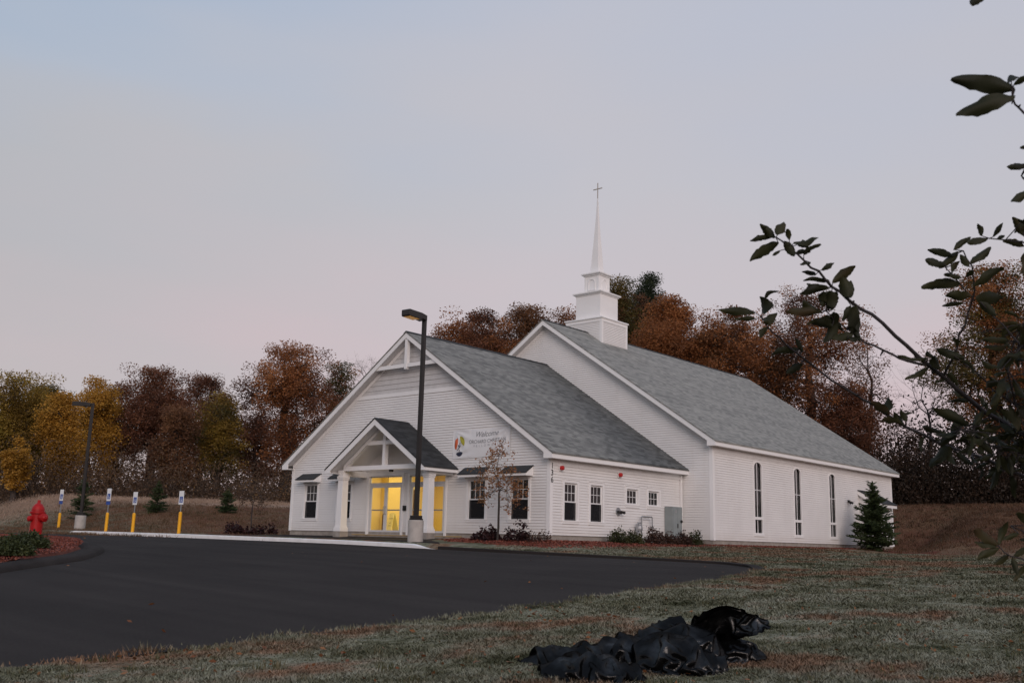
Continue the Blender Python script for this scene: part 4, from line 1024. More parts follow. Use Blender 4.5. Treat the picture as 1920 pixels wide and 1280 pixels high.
for s_ in ((-.42, -.90), (.42, .90)): mb.tube([(s_[0]*.1, s_[1]*.1, .50), (s_[0]*.17, s_[1]*.17, .50), (s_[0]*.172, s_[1]*.172, .50), (s_[0]*.23, s_[1]*.23, .50), (s_[0]*.25, s_[1]*.25, .50)], [.05, .05, .066, .066, .03], 12)
mb.build('hose_nozzle', M_RED, r)
r.location = (float(hp[0]), float(hp[1]), hz); r.rotation_euler = (0, 0, YAW-.1)
r = tag(empty('marker_stake', (0, 0, 0)), 'thin pale stake leaning just left of the red hydrant', 'stake')
mb = MB(); mb.tube([(0, 0, -.1), (.10, .02, .72)], [.012, .010], 6); mb.build('rod', mat('weathered_stake', (.30, .22, .18), .8), r)
hp2 = at_dist(52, 1003, 27.4); r.location = (float(hp2[0]), float(hp2[1]), float(dome_z(hp2[0], hp2[1])))

# ------------------------------------------------------------------ vegetation
def kmeans2(P, r):
    i, j = r.choice(len(P), 2, replace=False); a, b = P[i], P[j]
    for _ in range(5):
        m = ((P-a)**2).sum(1) < ((P-b)**2).sum(1)
        if m.all() or not m.any(): break
        a, b = P[m].mean(0), P[~m].mean(0)
    if m.all() or not m.any(): m = np.arange(len(P)) < len(P)//2
    return m
def skeleton(tips, base, fork, r, r0, lean=.45):
    """limbs that gather the twig tips into one trunk; returns list of (p0,p1,ra,rb)"""
    seg = []
    rad = lambda n: r0*max(n, 1)**.52
    N0 = len(tips)
    def grow(P, s, depth):
        n = len(P)
        if n == 1:
            seg.append((s, P[0], rad(1), rad(1)*.35)); return
        c = P.mean(0); q = s+(c-s)*(lean if n > 3 else .5)
        q = q+r.normal(size=3)*np.linalg.norm(c-s)*.07
        if n > 6: q[2] = min(q[2], c[2]); 
        seg.append((s, q, rad(n), rad(n)*.86))
        m = kmeans2(P, r)
        grow(P[m], q, depth+1); grow(P[~m], q, depth+1)
    k = 4; prev = np.array(base, float); top = np.array(fork, float)
    for i in range(1, k+1):
        q = np.array(base)+(top-np.array(base))*i/k+r.normal(size=3)*.012*np.linalg.norm(top-np.array(base))*(i < k)
        seg.append((prev, q, rad(N0)*(1.18-.16*(i-1)/k), rad(N0)*(1.18-.16*i/k))); prev = q
    grow(tips, prev, 0)
    return seg
def seg_mesh(name, segs, m, parent, kmin=3):
    V, F, o = [], [], 0
    for p0, p1, ra, rb in segs:
        k = 7 if ra > .06 else (5 if ra > .025 else kmin)
        d = p1-p0; L = np.linalg.norm(d)
        if L < 1e-6: continue
        d = d/L; a = np.cross(d, [0.3, .9, .2] if abs(d[1]) < .8 else [1, 0, 0.1]); a /= np.linalg.norm(a); b = np.cross(d, a)
        th = np.arange(k)*2*math.pi/k; ring = np.cos(th)[:, None]*a+np.sin(th)[:, None]*b
        V.append(p0-d*ra*.3+ring*ra); V.append(p1+ring*rb)
        F += [(o+j, o+(j+1) % k, o+k+(j+1) % k, o+k+j) for j in range(k)]; o += 2*k
    me = bpy.data.meshes.new(name); me.from_pydata(np.vstack(V).tolist(), [], F); me.materials.append(m)
    me.polygons.foreach_set('use_smooth', [True]*len(me.polygons)); me.update()
    return link(name, me, parent)
def leaf_cards(C, size, r, up=.6, ratio=.55):
    n = len(C); a = r.normal(size=(n, 3)); a[:, 2] *= up; a /= np.linalg.norm(a, axis=1)[:, None]
    b = np.cross(a, r.normal(size=(n, 3))); b /= np.linalg.norm(b, axis=1)[:, None]; s = (size*r.uniform(.55, 1.35, n))[:, None]
    return np.stack([C-a*s*.5, C+b*s*ratio*.5+a*s*.05, C+a*s*.5, C-b*s*ratio*.5+a*s*.05], 1)
def tree(name, label, base, H, cw, cb, leaf, seed, tips=230, per=30, lsize=.30, sig=.5, lobes=24, bark=None, group=None, cat='tree', r0=.016, shape=1.0, lean=(0, 0), fork=.35, twigs=0, sparse=0.0, lobe_s=.20, extra=None):
    r = np.random.default_rng(seed)
    root = tag(empty(name, base), label, cat, group); base = np.array(base, float)
    cz, hz_ = (H+cb)/2, (H-cb)/2
    # clumps of twigs spread through an egg-shaped crown
    L = []
    while len(L) < lobes:
        q = r.uniform(-1, 1, 3)
        if (q**2).sum() > 1 or (q**2).sum() < .05: continue
        wz = 1.0-.35*max(q[2], 0)**1.5-(.25*max(-q[2], 0) if shape < 1.5 else 0)
        L.append(q*np.array([cw/2*wz*.86, cw/2*wz*.86, hz_*.90]))
    L.append(np.array([0, 0, hz_*.88])); L = np.array(L)
    w = r.uniform(.5, 1.5, len(L)); w /= w.sum(); idx = r.choice(len(L), tips, p=w)
    T = L[idx]+r.normal(size=(tips, 3))*np.array([cw, cw, hz_*2])*lobe_s*.55
    T[:, 2] = np.clip(T[:, 2], -hz_, hz_*1.0); T += base+np.array([lean[0], lean[1], cz])
    segs = skeleton(T, base-np.array([0, 0, .3]), base+np.array([lean[0]*.3, lean[1]*.3, cb+(H-cb)*fork*.5]), r, r0)
    if twigs:
        for t in list(T):
            for _ in range(twigs):
                d = r.normal(size=3); d[2] = abs(d[2])*.9; d /= np.linalg.norm(d); segs.append((t, t+d*r.uniform(.4, 1.0)*H*.05, r0*.4, r0*.22))
    seg_mesh('trunk', segs, bark or M_BARK, root)
    if per and leaf:
        keep = r.random(tips) > sparse; TT = T[keep]
        n = r.poisson(per, len(TT)); q = r.normal(size=(n.sum(), 3)); q /= np.linalg.norm(q, axis=1)[:, None]; q *= (r.random(len(q))**.42)[:, None]*np.repeat(r.uniform(.75, 1.35, len(TT)), n)[:, None]
        C = np.repeat(TT, n, 0)+q*np.array([sig, sig, sig*.72])*1.75
        k = len(C)
        mats = leaf if isinstance(leaf, (list, tuple)) else [leaf]
        o = quads('crown', leaf_cards(C, lsize, r), mats, root)
        if len(mats) > 1:
            owner = np.repeat(np.where(keep)[0], n); lob = idx[owner]
            pick = (r.random(len(L)) < .45)[lob] if extra is None else extra(C-base, r, lob)
            o.data.polygons.foreach_set('material_index', pick.astype(np.int32)); o.data.update()
    return root
def tree_at(px, ptop, d, wpx, cbpx, name, label, leaf, seed, **kw):
    b = at_dist(px, 985, d); t = at_dist(px, ptop, d); gz = float(ground_z(b[0], b[1])); slant = math.hypot(d, 0)/math.cos(math.atan((px-960)/F_PX))
    sc = d/F_PX*math.cos(PITCH)/1.0
    H = float(t[2])-gz; cw = wpx*d/F_PX*1.12; kw['tips'] = int(kw.get('tips', 230)*1.3); c = at_dist(px, cbpx, d); cb = max(.8, float(c[2])-gz)
    return tree(name, label, (float(b[0]), float(b[1]), gz), H, cw, cb, leaf, seed, **kw)
GT = 'autumn trees along the edge of the woods'
G2 = 'autumn trees rising behind the church'
kw1 = dict(group=GT, lsize=.165, per=125, sig=.46)
tree_at(5, 708, 84, 120, 900, 'oak_tree', 'yellow green tree cut by the left edge of the photo', LEAF['yellowgreen'], 11, tips=260, **kw1)
tree_at(52, 728, 92, 80, 890, 'oak_tree', 'dark brown tree between the yellow green and the slim golden one', LEAF['olive'], 12, tips=180, **kw1)
tree_at(92, 745, 80, 62, 905, 'birch_tree', 'slim golden tree third from the left edge', LEAF['gold'], 13, tips=150, shape=2, bark=M_BARK2, **kw1)
tree_at(18, 822, 74, 40, 925, 'birch_tree', 'low orange gold tree at the far left in front of the woods', LEAF['gold'], 14, tips=80, **{**kw1, 'sig': .28, 'per': 90}, lobe_s=.1)
tree_at(150, 715, 86, 78, 905, 'birch_tree', 'tall golden yellow tree right behind the distant lamp', LEAF['gold'], 15, tips=190, bark=M_BARK2, **kw1)
tree_at(198, 726, 92, 60, 890, 'birch_tree', 'thin yellow tree just right of the distant lamp', [LEAF['gold'], LEAF['brown']], 16, tips=130, **kw1)
tree_at(270, 697, 88, 135, 905, 'oak_tree', 'broad dark maroon tree right of the golden trees', LEAF['maroon'], 17, tips=330, **kw1)
tree_at(365, 708, 96, 100, 890, 'oak_tree', 'dark purplish tree with a dense top above the yellow green one', LEAF['maroon'], 18, tips=210, **kw1)
tree_at(398, 742, 84, 85, 915, 'maple_tree', 'yellow green tree between the maroon and the big orange oak', [LEAF['yellowgreen'], LEAF['olive']], 19, tips=170, sparse=.15, **kw1)
tree_at(320, 770, 82, 70, 915, 'maple_tree', 'smaller brown tree under the maroon crowns', LEAF['brown'], 20, tips=120, sparse=.25, **kw1)
tree_at(528, 655, 84, 190, 900, 'oak_tree', 'large orange brown oak left of the church with limbs showing', [LEAF['rust'], LEAF['maroon']], 21, tips=400, sparse=.22, **{**kw1, 'per': 115})
tree_at(618, 690, 88, 90, 905, 'oak_tree', 'olive brown tree half behind the left roof corner of the church', [LEAF['olive'], LEAF['rust']], 22, tips=210, sparse=.1, **kw1)
tree_at(470, 765, 95, 90, 905, 'oak_tree', 'dull red tree behind the left side of the big orange oak', LEAF['maroon'], 23, tips=170, sparse=.2, **kw1)
tree_at(668, 676, 100, 105, 820, 'bare_tree', 'bare grey tree peeping over the left slope of the front roof', None, 24, tips=380, per=0, twigs=6, bark=M_BARK2, r0=.0085, lobe_s=.3, group=GT)
kw2 = dict(group=G2, lsize=.165, per=135, sig=.48)
tree_at(890, 592, 76, 150, 760, 'oak_tree', 'red brown oak above the front roof right of the lamp', [LEAF['maroon'], LEAF['rust']], 31, tips=330, **kw2)
tree_at(985, 586, 80, 150, 760, 'oak_tree', 'brown oak just left of the upper gable peak', LEAF['brown'], 32, tips=300, **kw2)
tree_at(1062, 588, 84, 70, 760, 'oak_tree', 'small rusty treetop between the gable peak and the steeple', LEAF['rust'], 33, tips=120, **kw2)
tree_at(1160, 532, 80, 95, 720, 'oak_tree', 'olive brown oak directly behind the steeple', [LEAF['olive'], LEAF['brown']], 34, tips=230, **kw2)
tree_at(1222, 524, 86, 75, 700, 'pine_tree', 'dark green pine right of the steeple, tallest of the woods behind', LEAF['dkgreen'], 35, tips=190, shape=2, **{**kw2, 'per': 180})
tree_at(1258, 566, 76, 125, 740, 'oak_tree', 'bright rust orange oak in front of the dark green pine', LEAF['rust'], 36, tips=320, **kw2)
tree_at(1385, 588, 76, 150, 760, 'oak_tree', 'rusty oak above the middle of the upper roof ridge', [LEAF['rust'], LEAF['brown']], 37, tips=330, sparse=.40, twigs=2, r0=.013, **kw2)
tree_at(1320, 640, 82, 90, 760, 'oak_tree', 'low dark red oak in the gap right of the bright orange one', LEAF['maroon'], 38, tips=150, **kw2)
tree_at(1530, 558, 80, 200, 800, 'oak_tree', 'big thinly leaved russet oak above the far roof end', [LEAF['rust'], LEAF['maroon']], 39, tips=420, sparse=.5, twigs=2, r0=.013, **{**kw2, 'per': 95})
tree_at(1470, 640, 80, 110, 800, 'oak_tree', 'dark brown oak low behind the roof ridge near its far end', LEAF['brown'], 40, tips=220, sparse=.3, **kw2)
tree_at(1632, 640, 83, 100, 880, 'maple_tree', 'half bare tree with a few tan leaves right of the russet oak', LEAF['brown'], 41, tips=260, sparse=.55, twigs=2, r0=.012, **{**kw2, 'per': 40})
tree_at(1585, 730, 80, 120, 880, 'oak_tree', 'dark red brown tree beside the far end of the roof', LEAF['maroon'], 42, tips=240, sparse=.3, **kw2)
tree_at(1745, 690, 88, 110, 880, 'bare_tree', 'bare pale grey tree on the right between the crowns', None, 43, tips=380, per=0, twigs=6, bark=M_BARK2, r0=.0065, lobe_s=.3, fork=.15, group=G2)
tree_at(1700, 770, 86, 90, 900, 'bare_tree', 'smaller bare tree behind the right end of the church', LEAF['brown'], 44, tips=220, twigs=5, r0=.0065, sparse=.6, **{**kw2, 'per': 34})
tree_at(1890, 505, 80, 200, 860, 'oak_tree', 'tall olive and orange oak at the right edge behind the nearby dark boughs', [LEAF['olive'], LEAF['rust']], 45, tips=430, sparse=.1, **kw2)
tree_at(1990, 600, 80, 190, 880, 'oak_tree', 'brown oak mostly beyond the right edge of the photo', LEAF['brown'], 46, tips=260, **kw2)

# tangled scrub under the trees and the far woods: uncountable masses
def mass(name, path, n, width, hmax, m, size, seed, hpow=1.4, ratio=.4, up=1.4):
    r = np.random.default_rng(seed); p = resample(path, 400); i = r.integers(0, 400, n); c = p[i]+r.normal(size=(n, 2))*width
    env = np.interp(np.arange(400), np.linspace(0, 399, 60), r.uniform(.15, 1.2, 60))[i]
    z = ground_z(c[:, 0], c[:, 1])+hmax*env*r.random(n)**hpow
    o = quads(name, leaf_cards(np.c_[c, z], size, r, up=up, ratio=ratio), m); tag(o, kind='stuff'); return o
def px_path(pts): return [tuple(at_dist(a, 985, d)[:2]) for a, d in pts]
mass('undergrowth', px_path([(-90, 76), (60, 77), (200, 77), (330, 79), (470, 79), (600, 80), (700, 82)]), 52000, 1.7, 4.4, LEAF['brush'], .17, 51, 1.7)
mass('undergrowth', px_path([(-120, 90), (100, 92), (300, 95), (500, 95), (760, 100)]), 42000, 3.0, 5.2, LEAF['brush'], .24, 52, 1.8)
mass('undergrowth', px_path([(1540, 82), (1660, 81), (1760, 80), (1860, 80), (1990, 80), (2100, 80)]), 80000, 1.5, 5.2, LEAF['thicket'], .22, 53, 1.2)
mass('undergrowth', px_path([(760, 92), (1000, 92), (1300, 92), (1600, 90), (1900, 84)]), 50000, 2.5, 8.0, LEAF['thicket'], .34, 54, 1.1)
mass('far_woods', px_path([(-400, 150), (100, 150), (500, 150), (900, 150), (1400, 150), (2200, 140)]), 50000, 8, 12, LEAF['thicket'], .7, 55, 1.3)
mass('dry_grass', px_path([(-60, 70), (60, 70.5), (180, 71), (300, 71), (420, 72), (540, 73)]), 60000, 2.4, .34, leaf_mat('straw_blades', [(.20, .14, .10), (.34, .245, .18), (.44, .32, .24)], .1, .4), .16, 56, 1.2, .10, 3.0)

bank = px_path([(-60, 56), (100, 60), (300, 60), (420, 57), (520, 54)])
mass('bank_grass', bank, 60000, 4.5, .12, leaf_mat('bank_blades', [(.055, .045, .025), (.11, .066, .036), (.16, .085, .048), (.11, .095, .055)], .1, .35), .11, 57, 1.0, .12, 3.0)
mass('bank_grass', [(13, 26), (13, 32), (6, 38), (12, 40), (20, 36), (20, 30), (13, 30)], 70000, 3.0, .16, leaf_mat('hill_blades', [(.055, .034, .022), (.11, .055, .032), (.15, .08, .045), (.10, .09, .05)], .1, .35), .13, 58, 1.0, .12, 3.0)

rb_ = np.random.default_rng(77)
def tufts(name, path, n, width, h0, h1, m, nb=12):
    p = resample(path, 300); i = rb_.integers(0, 300, n); c = p[i]+rb_.normal(size=(n, 2))*width; c = c[(c[:, 0] < -9.5) | (c[:, 0] > 9.5) | (c[:, 1] > 31)]; n = len(c)
    q = np.repeat(c, nb, 0)+rb_.normal(size=(n*nb, 2))*.11; k = len(q); a = rb_.uniform(0, 6.28, k); h = np.repeat(rb_.uniform(h0, h1, n), nb)*rb_.uniform(.5, 1.1, k); l = h*rb_.uniform(.2, 1.3, k)
    b = np.c_[q, ground_z(q[:, 0], q[:, 1])-.02]; d = np.c_[np.cos(a+1.57), np.sin(a+1.57), np.zeros(k)]*.022
    tag(quads(name, np.stack([b-d, b+d, b+np.c_[np.cos(a)*l, np.sin(a)*l, h]], 1), m, per=3), kind='stuff')
MT1 = leaf_mat('bank_tufts', [(.050, .050, .022), (.11, .072, .038), (.19, .105, .060), (.17, .075, .042)], .2, .45)
MT2 = leaf_mat('hill_tufts', [(.030, .034, .016), (.075, .048, .026), (.13, .062, .034), (.07, .066, .032)], .2, .4)
tufts('bank_tufts', bank, 4200, 5.0, .07, .20, MT1)
tufts('hill_tufts', [(13, 26), (13, 32), (6, 38), (12, 40), (20, 36), (20, 30), (13, 30)], 3800, 3.2, .08, .26, MT2)

# conifers ---------------------------------------------------------
def conifer(label, base, H, R_, seed, whorls=14, per=9, needles=60, group=None, nsize=.10, tip=.12, power=.8):
    r = np.random.default_rng(seed); root = tag(empty('conifer_tree', base), label, 'conifer', group); b = np.array(base, float)
    segs = [(b-[0, 0, .2], b+[0, 0, H*.6], H*.014+.01, H*.008+.005), (b+[0, 0, H*.6], b+[0, 0, H], H*.008+.005, .004)]; C = []; A = []
    for i in range(whorls):
        t = min(.985, (i+.3+r.uniform(-.5, .5))/whorls); t = max(t, .0); z = H*(.06+.86*t); rr = R_*min(1, .72+1.6*t)*(1-t)**power*r.uniform(.85, 1.12)+tip*.3
        for k in range(per):
            a = 2*math.pi*(k+r.random()*.8)/per+i*1.3; L = rr*r.uniform(.42, 1.28); zz = z+r.normal()*H*.06
            p0 = b+[0, 0, zz]; p1 = p0+np.array([math.cos(a)*L, math.sin(a)*L, L*(.10+.35*t)-.10*L])
            pm = (p0+p1)/2+[0, 0, -.06*L]; segs += [(p0, pm, .012, .008), (pm, p1, .008, .003)]
            n = max(6, int(needles*L/R_)); s = r.random(n)**.7; q = p0+(p1-p0)*s[:, None]-np.array([0, 0, 1])*(.06*L*4*s*(1-s))[:, None]
            side = np.cross((p1-p0)/L, [0, 0, 1]); off = r.uniform(-1, 1, n)*(.28*L*(1-s)+.05)
            q = q+side*off[:, None]+r.normal(size=(n, 3))*.025; C.append(q); A.append(np.repeat(((p1-p0)/L)[None], n, 0)+side*np.sign(off)[:, None]*.7)
    n = 26; C.append(b+np.c_[r.normal(size=(n, 2))*.03, H*(.86+.15*r.random(n))]); A.append(np.tile([0, 0, 1.], (n, 1)))
    C = np.vstack(C); A = np.vstack(A)+r.normal(size=(len(C), 3))*.3; A /= np.linalg.norm(A, axis=1)[:, None]
    B = np.cross(A, r.normal(size=A.shape)); B /= np.linalg.norm(B, axis=1)[:, None]; s = (nsize*r.uniform(.7, 1.5, len(C)))[:, None]
    seg_mesh('trunk', segs, M_BARK, root); quads('needles', np.stack([C-A*s*.4, C+B*s*.16, C+A*s*.9, C-B*s*.16], 1), LEAF['conifer'], root)
    return root
def gpt(px, py_d):
    p = at_dist(px, 1000, py_d); return (float(p[0]), float(p[1]), float(ground_z(p[0], p[1])))
conifer('dark evergreen standing on a mulch ring at the far corner of the long wall', gpt(1640, 54.0), 3.35, 1.22, 61, 34, 11, 80, nsize=.125, power=.70)
GC = 'young evergreens on the grass bank'
conifer('young evergreen half hidden behind the distant lamp pole', gpt(148, 62), 2.4, .70, 62, 15, 8, 55, GC)
conifer('young evergreen on the bank between the two middle parking signs', gpt(290, 60), 1.75, .62, 63, 14, 8, 55, GC)
conifer('young evergreen on the bank nearest the church', gpt(422, 60), 1.4, .60, 64, 13, 8, 50, GC)

# small ornamental trees and shrubs ---------------------------------------
fp = hit(934, 1008, 1, -1.3); fz = float(ground_z(fp[0], fp[1]))
tree('ornamental_tree', 'small thin leaved tree in front of the two right front windows', (float(fp[0]), float(fp[1]), fz), 3.55, 2.7, .85, LEAF['small'], 71, tips=330, per=8, lsize=.085, sig=.09, lobes=34, r0=.0019, fork=.30, sparse=.25, twigs=3, lobe_s=.11, cat='small tree')
lp = at_dist(470, 997, 50.0)
tree('ornamental_tree', 'small brown leaved tree left of the church front', (float(lp[0]), float(lp[1]), float(ground_z(lp[0], lp[1]))), 3.3, 2.6, .8, LEAF['brush'], 72, tips=260, per=6, lsize=.09, sig=.12, lobes=26, r0=.0019, fork=.3, sparse=.1, twigs=3, lobe_s=.12, cat='small tree')
def shrub(label, base, H, Wd, leaf, seed, n=60, per=22, lsize=.075, sig=.07, group=None, cat='shrub'):
    r = np.random.default_rng(seed); root = tag(empty('shrub', base), label, cat, group); b = np.array(base, float)
    q = r.normal(size=(n, 3)); q /= np.linalg.norm(q, axis=1)[:, None]; q *= r.random(n)[:, None]**.4; q[:, 2] = np.abs(q[:, 2])*r.uniform(.3, 1.0, n)
    T = b+q*np.array([Wd/2, Wd/2, H])+[0, 0, .03]
    segs = skeleton(T, b-[0, 0, .1], b+[0, 0, .05], r, .0030)
    seg_mesh('stems', segs, M_BARK, root)
    k = r.poisson(per, n); C = np.repeat(T, k, 0)+r.normal(size=(k.sum(), 3))*sig; C[:, 2] = np.maximum(C[:, 2], b[2]+.02)
    quads('foliage', leaf_cards(C, lsize, r, ratio=.7), leaf, root); return root
def on_front(px, Y, H, Wd, leaf, seed, label, **k):
    p = hit(px, 1000, 1, Y); shrub(label, (float(p[0]), Y, float(ground_z(p[0], Y))), H, Wd, leaf, seed, **k)
def on_side(px, X, H, Wd, leaf, seed, label, **k):
    p = hit(px, 1000, 0, X); shrub(label, (X, float(p[1]), float(ground_z(X, p[1]))), H, Wd, leaf, seed, **k)
GF, GS, GL = 'dark shrubs along the front wall', 'shrubs along the side wall', 'dark shrubs in the bed left of the church'
on_front(903, -1.0, .78, .72, LEAF['burgundy'], 81, 'tall dark burgundy shrub left of the small front tree', n=26, per=16, lsize=.12, group=GF)
on_front(923, -1.2, .52, .62, LEAF['burgundy'], 82, 'low dark burgundy shrub at the foot of the small front tree', n=30, per=18, lsize=.11, group=GF)
on_front(953, -1.1, .82, .55, LEAF['burgundy'], 83, 'open burgundy shrub right of the small front tree', n=18, per=9, lsize=.11, group=GF)
on_front(978, -1.1, .82, .52, LEAF['burgundy'], 84, 'dense burgundy shrub under the rightmost front window', n=22, per=20, lsize=.12, group=GF)
on_front(1010, -1.0, .62, .9, LEAF['shrubred'], 85, 'twiggy reddish shrub at the front corner of the church', n=34, per=8, lsize=.08, group=GF)
on_side(1162, 8.35, .62, .82, LEAF['shrub'], 86, 'green shrub below the round hose inlet', group=GS)
on_side(1188, 8.4, .60, .80, LEAF['shrub'], 87, 'olive shrub in front of the gas pipe loop', group=GS)
on_side(1228, 8.4, .70, .85, LEAF['shrubred'], 88, 'reddish shrub left of the grey cabinet', group=GS)
on_side(1256, 8.5, .55, .75, LEAF['shrubred'], 89, 'low purplish shrub right in front of the grey cabinet', group=GS)
on_side(1281, 8.5, .50, .70, LEAF['shrubred'], 90, 'low dark shrub just right of the grey cabinet', group=GS)
on_side(1303, 8.7, .70, .85, LEAF['shrub'], 91, 'green shrub by the inner corner under the upper gable wall', group=GS)
for i, (px, hh, ww, lab) in enumerate(((438, .70, .95, 'dark burgundy shrub at the left end of the bed left of the church'), (470, .50, .7, 'low burgundy shrub under the small brown tree'), (500, .85, .95, 'tall burgundy shrub at the right end of the bed left of the church'))):
    p = at_dist(px, 999, 49.0); shrub(lab, (float(p[0]), float(p[1]), float(ground_z(p[0], p[1]))), hh, ww, LEAF['burgundy'], 92+i, n=24, per=14, lsize=.13, group=GL)
lp = at_dist(470, 1000, 49.2)
draped('mulch_bed', [(float(lp[0])+a, float(lp[1])+b_) for a, b_ in ((-2.0, -1.6), (.8, -1.2), (2.2, .8), (1.6, 2.0), (-.6, 1.6), (-2.2, 0))], M_MULCH, .04, edge_noise=.2, seed=9)
GJ = 'low juniper bushes on the mulched island'
for px, d, hh, ww, lab in ((18, 20.4, .33, .74, 'low green juniper at the front of the mulched island'), (52, 22.6, .26, .66, 'small juniper hiding the foot of the red hydrant')):
    p = at_dist(px, 1030, d); shrub(lab, (float(p[0]), float(p[1]), float(dome_z(p[0], p[1]))), hh, ww, LEAF['juniper'], 100+px, n=230, per=46, lsize=.050, sig=.05, group=GJ)

# ------------------------------------------------------------------ black plastic bags on the lawn
FWD = np.array([-math.sin(YAW), math.cos(YAW), 0.0]); UZ = np.array([0, 0, 1.0])
def bag_mat():
    m = bpy.data.materials.new('black_plastic'); m.use_nodes = True; t = m.node_tree; b = t.nodes['Principled BSDF']
    g = N(t, 'ShaderNodeNewGeometry')
    n = N(t, 'ShaderNodeTexNoise'); n.inputs['Scale'].default_value = 5; n.inputs['Detail'].default_value = 3; t.links.new(g.outputs['Position'], n.inputs[0])
    r = ramp(t, [(.52, (.0025, .0025, .0027)), (.75, (.007, .007, .0072))]); t.links.new(n.outputs[0], r.inputs[0]); t.links.new(r.outputs[0], b.inputs['Base Color'])
    rr = ramp(t, [(.4, .13), (.7, .30)]); t.links.new(n.outputs[0], rr.inputs[0]); t.links.new(rr.outputs[0], b.inputs['Roughness'])
    b.inputs['Specular IOR Level'].default_value = .30
    v = N(t, 'ShaderNodeTexNoise'); v.inputs['Scale'].default_value = 34; v.inputs['Detail'].default_value = 3; t.links.new(g.outputs['Position'], v.inputs[0])
    bp = N(t, 'ShaderNodeBump'); bp.inputs['Distance'].default_value = .006; bp.inputs['Strength'].default_value = .8
    t.links.new(v.outputs[0], bp.inputs['Height']); t.links.new(bp.outputs[0], b.inputs['Normal'])
    b.inputs['Specular IOR Level'].default_value = 0.0
    gl = N(t, 'ShaderNodeBsdfGlossy'); t.links.new(rr.outputs[0], gl.inputs['Roughness']); t.links.new(bp.outputs[0], gl.inputs['Normal']); gl.inputs[0].default_value = (.9, .9, .9, 1)
    fm = ramp(t, [(.42, .014), (.60, .034), (.74, .075)]); t.links.new(n.outputs[0], fm.inputs[0])
    mx = N(t, 'ShaderNodeMixShader'); t.links.new(fm.outputs[0], mx.inputs[0]); t.links.new(b.outputs[0], mx.inputs[1]); t.links.new(gl.outputs[0], mx.inputs[2])
    t.links.new(mx.outputs[0], t.nodes['Material Output'].inputs[0]); return m
M_BAG = bag_mat()
def bag(label, rings, seed, amp=.035, spare=1.24, core=.93, pleat=5):
    """skin stretched over rings: (px,py,dist, half a, half b, kind, tilt) and crumpled"""
    Cs, As, Bs, ab = [], [], [], []
    for px, py, d, ra, rb, kind, tilt in rings:
        t = math.radians(tilt); Rr = _rt*math.cos(t)+UZ*math.sin(t); Uu = UZ*math.cos(t)-_rt*math.sin(t)
        a, b = (Rr, FWD) if kind == 'h' else ((FWD, Uu) if kind == 'x' else (Rr, Uu*.8+FWD*.6))
        Cs.append(at_dist(px, py, d)); As.append(a*ra); Bs.append(b*rb)
    n = len(rings); NS, NT = 96, 112; s = np.linspace(0, n-1, NS)
    def ip(L):
        L = np.array(L); k = np.arange(n); o = np.stack([np.interp(s, k, L[:, i]) for i in range(3)], 1)
        ker = np.hanning(15); ker /= ker.sum(); pad = np.vstack([np.repeat(o[:1], 7, 0), o, np.repeat(o[-1:], 7, 0)])
        return np.stack([np.convolve(pad[:, i], ker, 'valid') for i in range(3)], 1)
    C, A, B = ip(Cs), ip(As), ip(Bs); off = seed*13.7
    th = np.arange(NT)*2*math.pi/NT
    V0 = np.cos(th)[:, None, None]*A[None]+np.sin(th)[:, None, None]*B[None]
    L0 = np.linalg.norm(V0, axis=2, keepdims=True)+1e-6; n0 = V0/L0
    lump = np.array([[mnoise.noise((math.cos(a)*1.6+off, math.sin(a)*1.6, q*.6)) for q in s] for a in th])[..., None]
    base = C[None]+V0+n0*amp*lump*np.minimum(1, L0/.12)
    r = np.random.default_rng(seed)
    nzv = np.array([[mnoise.noise((math.cos(a)*7+off, math.sin(a)*7, q*2.6)) for q in s] for a in th])[..., None]
    P = base+n0*(.030*nzv+.010)*np.minimum(1, L0/.1)
    dirs = [(1, 0, 1.), (0, 1, 1.), (1, 1, .8), (1, -1, .8), (2, 0, .16), (0, 3, .12)]
    def pair(Q, di, dj):
        Rr = np.roll(Q, -di, 0)
        if dj == 0: return Q, Rr
        if dj > 0: return Q[:, :-dj], Rr[:, dj:]
        return Q[:, -dj:], Rr[:, :dj]
    rest = []
    for di, dj, k in dirs:
        a, b = pair(base, di, dj); rest.append(np.linalg.norm(b-a, axis=2)*spare)
    Vv = np.zeros_like(P)
    gzb = ground_z(base[..., 0], base[..., 1])+.012
    for it in range(90):
        Pp = P.copy(); Vv *= .88; Vv[..., 2] -= .00012; P = P+Vv
        for sw in range(3):
            for (di, dj, k), rl in zip(dirs, rest):
                a, b = pair(P, di, dj); d = b-a; l = np.linalg.norm(d, axis=2)+1e-9
                c = (.28*k*(l-rl)/l)[..., None]*d
                D = np.zeros_like(P)
                if dj == 0: D += c; D -= np.roll(c, di, 0)
                elif dj > 0: D[:, :-dj] += c; E_ = np.zeros_like(P); E_[:, dj:] = c; D -= np.roll(E_, di, 0)
                else: D[:, -dj:] += c; E_ = np.zeros_like(P); E_[:, :dj] = c; D -= np.roll(E_, di, 0)
                P = P+D
            h = ((P-C[None])*n0).sum(2, keepdims=True); low = core*L0
            P = P+n0*np.maximum(0, low-h)
            dv = P-base; m_ = np.linalg.norm(dv, axis=2, keepdims=True); P = base+dv*np.minimum(1, .085/(m_+1e-9))
            P[..., 2] = np.maximum(P[..., 2], gzb)
        Vv = P-Pp
    cc = C.mean(0); fn = np.cross(np.roll(P, -1, 0)[:, :-1]-P[:, :-1], P[:, 1:]-P[:, :-1]); out_ = ((P[:, :-1]-C[None, :-1])*fn).sum(2)
    if (out_ > 0).mean() < .5: P = P[::-1].copy()
    o = grid_mesh('garbage_bag', P, M_BAG, closed_u=True)
    tag(o, label, 'garbage bag', 'black plastic bags dumped on the grass'); return o
